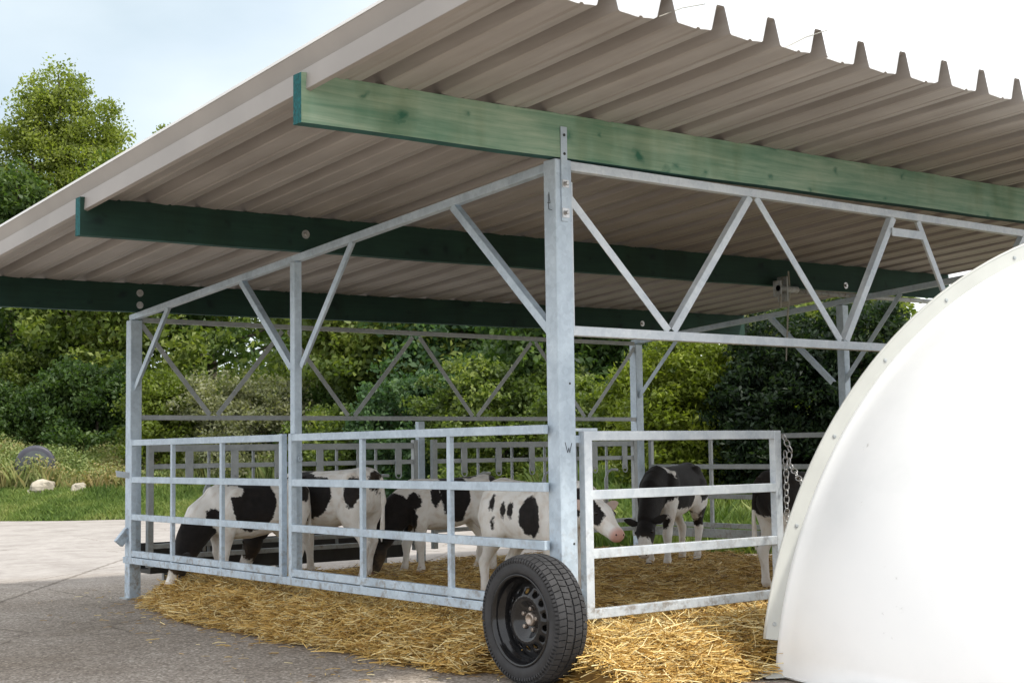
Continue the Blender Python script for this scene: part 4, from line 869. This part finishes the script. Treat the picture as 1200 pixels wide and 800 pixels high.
def make_calf(label, pos, heading, scale, neck, head_dir, blobs, hblobs=(), step=(0, 0, 0, 0), pinkn=1.0, tagm=None, collar=False, head_yaw=0.0, dirt=.5, earblack=True, legblack=()):
    """neck: list of (x,y,z) after the shoulder to the poll; head_dir: unit vector poll->muzzle"""
    root = empty('calf', (pos[0], pos[1], pos[2]), label, 'calf', 'black and white calves in the pen', heading); root.scale = (scale,) * 3
    mb = MB()
    T = [(-.515, .70, .03, .05), (-.50, .70, .085, .11), (-.46, .685, .135, .165), (-.38, .672, .162, .195), (-.28, .655, .165, .195), (-.15, .628, .178, .212), (0, .612, .182, .222), (.12, .612, .168, .222), (.22, .62, .15, .215), (.30, .635, .125, .195), (.36, .65, .10, .16), (.40, .655, .06, .10)]
    loft(mb, [((x, 0, z), (0, w, 0), (0, 0, h)) for x, z, w, h in T], 24)
    # hook bones and shoulder blades give the trunk its angles
    for sg in (-1, 1):
        mb.sphere((-.33, sg * .105, .79), (.07, .045, .05), 12); mb.sphere((-.475, sg * .06, .755), (.045, .035, .04), 10)
        loft(mb, [((.16, sg * .105, .80), (0, .03, 0), (.05, 0, .0)), ((.20, sg * .125, .70), (0, .045, 0), (.085, 0, 0)), ((.24, sg * .125, .58), (0, .05, 0), (.085, 0, 0)), ((.27, sg * .11, .50), (0, .045, 0), (.06, 0, 0))], 14)
    # neck
    pts = [Vector((.20, 0, .68))] + [Vector(q) for q in neck]; rw = [.12, .098, .08, .07]; rh = [.185, .155, .125, .10]
    secs = []
    for i, p in enumerate(pts):
        t_ = (pts[min(i + 1, len(pts) - 1)] - pts[max(0, i - 1)]).normalized(); lat = Vector((0, 1, 0)); lat = (lat - t_ * lat.dot(t_)).normalized(); up = t_.cross(lat).normalized()
        secs.append((p, lat * rw[i], up * rh[i]))
    loft(mb, secs, 20)
    # head
    poll = pts[-1]; hd = Vector(head_dir).normalized(); lat = Vector((0, 1, 0)); lat = (lat - hd * lat.dot(hd)).normalized(); up = hd.cross(lat).normalized()
    if up.z < 0 and abs(hd.z) < .8: up = -up
    if abs(hd.z) >= .8: up = (Vector((1, 0, 0)) - hd * hd.x).normalized()
    Hs = [(-.035, .035, .035, 0), (-.01, .066, .066, .0), (.04, .076, .082, -.006), (.085, .078, .086, -.012), (.13, .065, .078, -.022), (.18, .053, .063, -.030), (.225, .050, .053, -.034), (.26, .054, .049, -.036), (.285, .049, .043, -.038), (.298, .026, .024, -.038)]
    loft(mb, [(poll + hd * d_ + up * o_, lat * w, up * h) for d_, w, h, o_ in Hs], 20)
    for sg in (-1, 1): mb.sphere(poll + hd * .095 + lat * sg * .055 + up * .022, (.026, .022, .024), 10)
    # legs
    dx = step
    feet = []
    for i, sg in enumerate((1, -1)):
        s_ = dx[i]; y = sg * .095
        leg_tube(mb, [(.25, sg * .10, .60, .07, 1.2), (.245, sg * .105, .50, .06, 1.25), (.245 + s_ * .25, sg * .10, .42, .044, 1.2), (.25 + s_ * .45, y, .33, .034, 1.15), (.258 + s_ * .6, y, .285, .036, 1.15), (.256 + s_ * .68, y, .25, .031, 1.1), (.25 + s_ * .78, y, .19, .0235, 1.05), (.25 + s_ * .9, y, .11, .023, 1.05), (.252 + s_, y, .075, .030, 1.1), (.265 + s_, y, .045, .026, 1.15), (.272 + s_, y, .028, .030, 1.3)])
        feet.append((.275 + s_, y))
    for i, sg in enumerate((1, -1)):
        s_ = dx[2 + i]; y = sg * .095
        leg_tube(mb, [(-.36, sg * .085, .72, .08, 1.4), (-.35, sg * .105, .60, .078, 1.75), (-.33, sg * .115, .50, .066, 1.65), (-.34 + s_ * .3, sg * .112, .42, .045, 1.5), (-.385 + s_ * .45, y * 1.05, .355, .032, 1.35), (-.42 + s_ * .6, y, .31, .033, 1.35), (-.42 + s_ * .68, y, .27, .028, 1.2), (-.405 + s_ * .8, y, .19, .0235, 1.1), (-.40 + s_ * .9, y, .11, .0235, 1.05), (-.395 + s_, y, .075, .030, 1.1), (-.38 + s_, y, .045, .026, 1.15), (-.372 + s_, y, .028, .030, 1.3)])
        feet.append((-.37 + s_, y))
    # tail
    mb.tube([(-.50, 0, .80), (-.535, 0, .76), (-.55, .004, .66), (-.553, .01, .52), (-.548, .012, .40), (-.54, .012, .30)], [.028, .022, .018, .017, .022, .008], 10)
    me0 = bpy.data.meshes.new('tmp'); me0.from_pydata(mb.v, [], mb.f); tmp = bpy.data.objects.new('tmp', me0); COL.objects.link(tmp)
    rm = tmp.modifiers.new('r', 'REMESH'); rm.mode = 'VOXEL'; rm.voxel_size = .0105
    smm = tmp.modifiers.new('s', 'SMOOTH'); smm.factor = .6; smm.iterations = 7
    dg = bpy.context.evaluated_depsgraph_get(); me = bpy.data.meshes.new_from_object(tmp.evaluated_get(dg)); bpy.data.objects.remove(tmp)
    nv = len(me.vertices); co = np.zeros(nv * 3); me.vertices.foreach_get('co', co); co = co.reshape(-1, 3)
    # patches: signed field, >0 black
    fld = np.full(nv, -.6)
    for (c, r_, sgn) in blobs:
        d_ = np.sqrt((((co - np.array(c)) / np.array(r_)) ** 2).sum(1)); v_ = (1 - d_) * min(r_) * 3.2
        fld = np.maximum(fld, v_) if sgn > 0 else np.minimum(fld, -v_)
    pm = np.array(poll)
    hl = (co - pm) @ np.array(hd); hu_ = (co - pm) @ np.array(up); hl2 = (co - pm) @ np.array(lat)
    ishead = (hl > -.06) & (np.linalg.norm(co - pm, axis=1) < .34) & (np.hypot(hu_, hl2) < .13)
    for (d0, u0, s0, rd_, ru, rs, sgn) in hblobs:
        d_ = np.sqrt(((hl - d0) / rd_) ** 2 + ((hu_ - u0) / ru) ** 2 + ((hl2 - s0) / rs) ** 2); v_ = (1 - d_) * .25
        fld = np.where(ishead, np.maximum(fld, v_) if sgn > 0 else np.minimum(fld, -v_), fld)
    at = me.attributes.new('patch', 'FLOAT', 'POINT'); at.data.foreach_set('value', fld.astype(np.float32))
    pk = np.where(ishead, np.clip((hl - .24) / .04, 0, 1) * .85 * pinkn, 0); at = me.attributes.new('pink', 'FLOAT', 'POINT'); at.data.foreach_set('value', pk.astype(np.float32))
    dd = .02 + .22 * dirt * np.exp(-((co[:, 0] + .50) / .12) ** 2) + np.clip(1 - co[:, 2] / .32, 0, 1) * dirt * 1.2 + np.exp(-((co[:, 2] - .40) / .05) ** 2) * dirt * .8 * (np.abs(co[:, 0]) < .3); at = me.attributes.new('dirt', 'FLOAT', 'POINT'); at.data.foreach_set('value', np.clip(dd, 0, 1).astype(np.float32))
    me.materials.clear(); me.materials.append(M['coat']); me.polygons.foreach_set('use_smooth', [True] * len(me.polygons))
    ob = bpy.data.objects.new('body', me); COL.objects.link(ob); ob.parent = root
    for fx, fy in feet:
        q = MB(); loft(q, [((fx + .004, fy, 0), (0, .038, 0), (.051, 0, 0)), ((fx, fy, .02), (0, .037, 0), (.046, 0, 0)), ((fx - .006, fy, .045), (0, .032, 0), (.037, 0, 0))], 14); q.build('hoof', M['hoof'], root, smooth=False, local=True)
    for sg in (-1, 1):
        q = MB(); e0 = poll + hd * .005 + lat * sg * .06 + up * .03; tip = e0 + lat * sg * .125 - hd * .045 + up * .005
        secs = []
        for f, w in ((0, .016), (.2, .026), (.5, .036), (.8, .026), (1, .006)):
            secs.append((e0.lerp(tip, f) - up * .012 * math.sin(f * 3), (hd * .55 - up * .83).normalized() * w, (hd * .83 + up * .55) * w * .22))
        loft(q, secs, 12); ear = q.build('ear', M['ear_black'] if earblack else M['ear_white'], root, smooth=True, local=True)
        if tagm: 
            q = MB(); c = e0.lerp(tip, .55) - up * .02; q.bar(c, c - up * .055, .045, .004, hd); q.build('ear_tag', M[tagm], root, local=True)
        MB().sphere(poll + hd * .095 + lat * sg * .067 + up * .024, (.015, .012, .014), 12).build('eye', M['eye'], root, smooth=True, local=True)
        MB().sphere(poll + hd * .287 + lat * sg * .026 - up * .022, (.008, .007, .009), 8).build('nostril', M['eye'], root, smooth=True, local=True)
    if collar:
        i = max(1, len(pts) - 2); p = pts[i].lerp(pts[i + 1] if i + 1 < len(pts) else pts[i], .55); t_ = (pts[-1] - pts[-2]).normalized(); lat_ = Vector((0, 1, 0)); up_ = t_.cross(lat_).normalized()
        ring = [p + lat_ * math.cos(2 * PI * k / 24) * .078 + up_ * math.sin(2 * PI * k / 24) * .117 for k in range(25)]
        q = MB()
        for k in range(25): q.v += [ring[k] - t_ * .018, ring[k] + t_ * .018, (ring[k] - p) * 1.05 + p + t_ * .018, (ring[k] - p) * 1.05 + p - t_ * .018]
        q.f = [(k * 4 + j, k * 4 + (j + 1) % 4, k * 4 + 4 + (j + 1) % 4, k * 4 + 4 + j) for k in range(24) for j in range(4)]; q.m = [0] * len(q.f)
        q.build('collar', M['collar_green'], root, local=True, fix=True)
    return root
M['ear_black'] = plain('black_ear', (.014, .012, .012), .8); M['ear_white'] = plain('pale_ear', (.62, .48, .42), .8)
SZ = .10
def place(front_px, Df, hind_px, Dh):
    f = vp(front_px, Df); h = vp(hind_px, Dh); d_ = f - h; return f.lerp(h, .45), math.atan2(d_.y, d_.x)
# A: head down at the left corner
c, hg = place(262 - 4, 11.27, 334 - 4, 11.62)
make_calf('calf at the left corner eating with head to the ground, black middle and white shoulder', (c.x, c.y, SZ), hg, 1.0, [(.42, -.01, .55), (.50, -.03, .40), (.545, -.05, .29)], (.45, -.22, -.84),
  [((.045, .10, .70), (.20, .3, .25), 1), ((-.40, 0, .76), (.12, .25, .11), 1), ((-.12, 0, .40), (.25, .3, .09), -1), ((.50, 0, .40), (.20, .2, .17), 1), ((.36, 0, .58), (.08, .2, .08), 1), ((.20, .16, .80), (.09, .12, .07), -1), ((-.22, .1, .84), (.03, .2, .14), -1)],
  [(.05, 0, 0, .17, .2, .2, 1), (.25, 0, 0, .10, .13, .13, -1)], step=(.03, -.05, .02, -.06), tagm='tag_orange')
# B: larger calf behind the middle post
c, hg = place(347 - 4, 12.1, 426 - 4, 11.75)
make_calf('larger calf behind the middle post, white hindquarters towards the wheel end', (c.x, c.y, SZ), hg, 1.10, [(.40, .02, .62), (.54, .03, .50), (.64, .04, .36)], (.5, .0, -.85),
  [((.08, .12, .66), (.28, .3, .19), 1), ((.16, .17, .74), (.06, .06, .04), -1), ((-.38, .15, .68), (.07, .12, .12), 1), ((-.50, 0, .76), (.04, .12, .10), 1), ((.60, 0, .45), (.22, .2, .25), 1), ((-.10, 0, .86), (.20, .2, .09), -1)],
  [(.05, 0, 0, .17, .2, .2, 1), (.27, 0, 0, .075, .1, .1, -1)], step=(0, -.05, -.04, .06))
# C
c, hg = place(490 - 4, 12.25, 557 - 4, 12.45)
make_calf('calf in the middle with its black head and neck lowered into the straw', (c.x, c.y, SZ), hg, 1.0, [(.42, .02, .56), (.52, .02, .42), (.585, .02, .30)], (.35, .0, -.93),
  [((.46, 0, .50), (.22, .25, .22), 1), ((.30, .1, .64), (.07, .1, .08), 1), ((.12, .15, .70), (.045, .12, .10), 1), ((-.06, .1, .70), (.14, .3, .22), 1), ((-.07, .17, .50), (.08, .1, .10), 1), ((-.44, .1, .74), (.05, .2, .14), 1), ((-.15, 0, .40), (.3, .3, .07), -1), ((-.22, 0, .88), (.1, .1, .06), 1)],
  [(.14, 0, 0, .30, .3, .3, 1)], step=(-.02, .07, -.03, .04))
# D: white calf by the corner post
c, hg = place(668, 9.2, 584, 9.8)
make_calf('mostly white calf with small oval spots, head showing right of the corner post', (c.x, c.y, SZ), hg, 1.02, [(.38, .0, .70), (.50, -.01, .70), (.58, -.02, .67)], (.88, -.12, -.42),
  [((-.30, -.16, .70), (.022, .06, .055), 1), ((-.17, -.17, .655), (.030, .08, .055), 1), ((-.09, -.18, .66), (.028, .08, .06), 1), ((.10, -.16, .62), (.10, .12, .13), 1), ((-.28, -.16, .57), (.018, .06, .035), 1), ((.50, -.05, .72), (.09, .12, .10), 1)],
  [(.045, -.01, 0, .11, .085, .3, 1), (.12, .085, 0, .2, .06, .045, -1), (.0, -.09, 0, .3, .05, .2, -1)], step=(0, -.04, -.02, -.09), earblack=False, dirt=.2)
# E: black calf at the back right
c, hg = place(770 - 3, 12.72, 800 - 3, 13.22)
make_calf('mostly black calf at the back right with a white shoulder stripe and lowered head', (c.x, c.y, SZ), hg, 1.08, [(.42, .03, .60), (.53, .05, .48), (.61, .06, .38)], (.62, .15, -.75),
  [((0, 0, .70), (.60, .35, .235), 1), ((.52, 0, .5), (.3, .25, .28), 1), ((.20, .05, .86), (.04, .16, .13), -1), ((-.36, .10, .42), (.12, .1, .10), 1), ((.24, .10, .50), (.10, .1, .12), -1), ((-.02, 0, .40), (.30, .3, .07), -1), ((-.20, .15, .55), (.07, .2, .10), -1)],
  [(.05, 0, 0, .18, .2, .2, 1), (.25, 0, 0, .10, .15, .15, -1)], step=(.03, -.05, .05, -.07), tagm=None, pinkn=.2)
# F: calf half hidden by the hutch
c, hg = place(990, 10.6, 918, 10.4)
make_calf('black calf with white legs mostly hidden behind the rim of the white hutch', (c.x, c.y, SZ), hg, 1.05, [(.38, .0, .72), (.50, .0, .74), (.58, .0, .72)], (.85, 0, -.45),
  [((-.05, 0, .72), (.60, .35, .26), 1), ((.5, 0, .75), (.3, .25, .25), 1), ((-.44, 0, .34), (.14, .25, .2), -1)],
  [(.05, 0, 0, .3, .2, .2, 1)], step=(0, -.05, -.02, .06), pinkn=.3, dirt=.15)
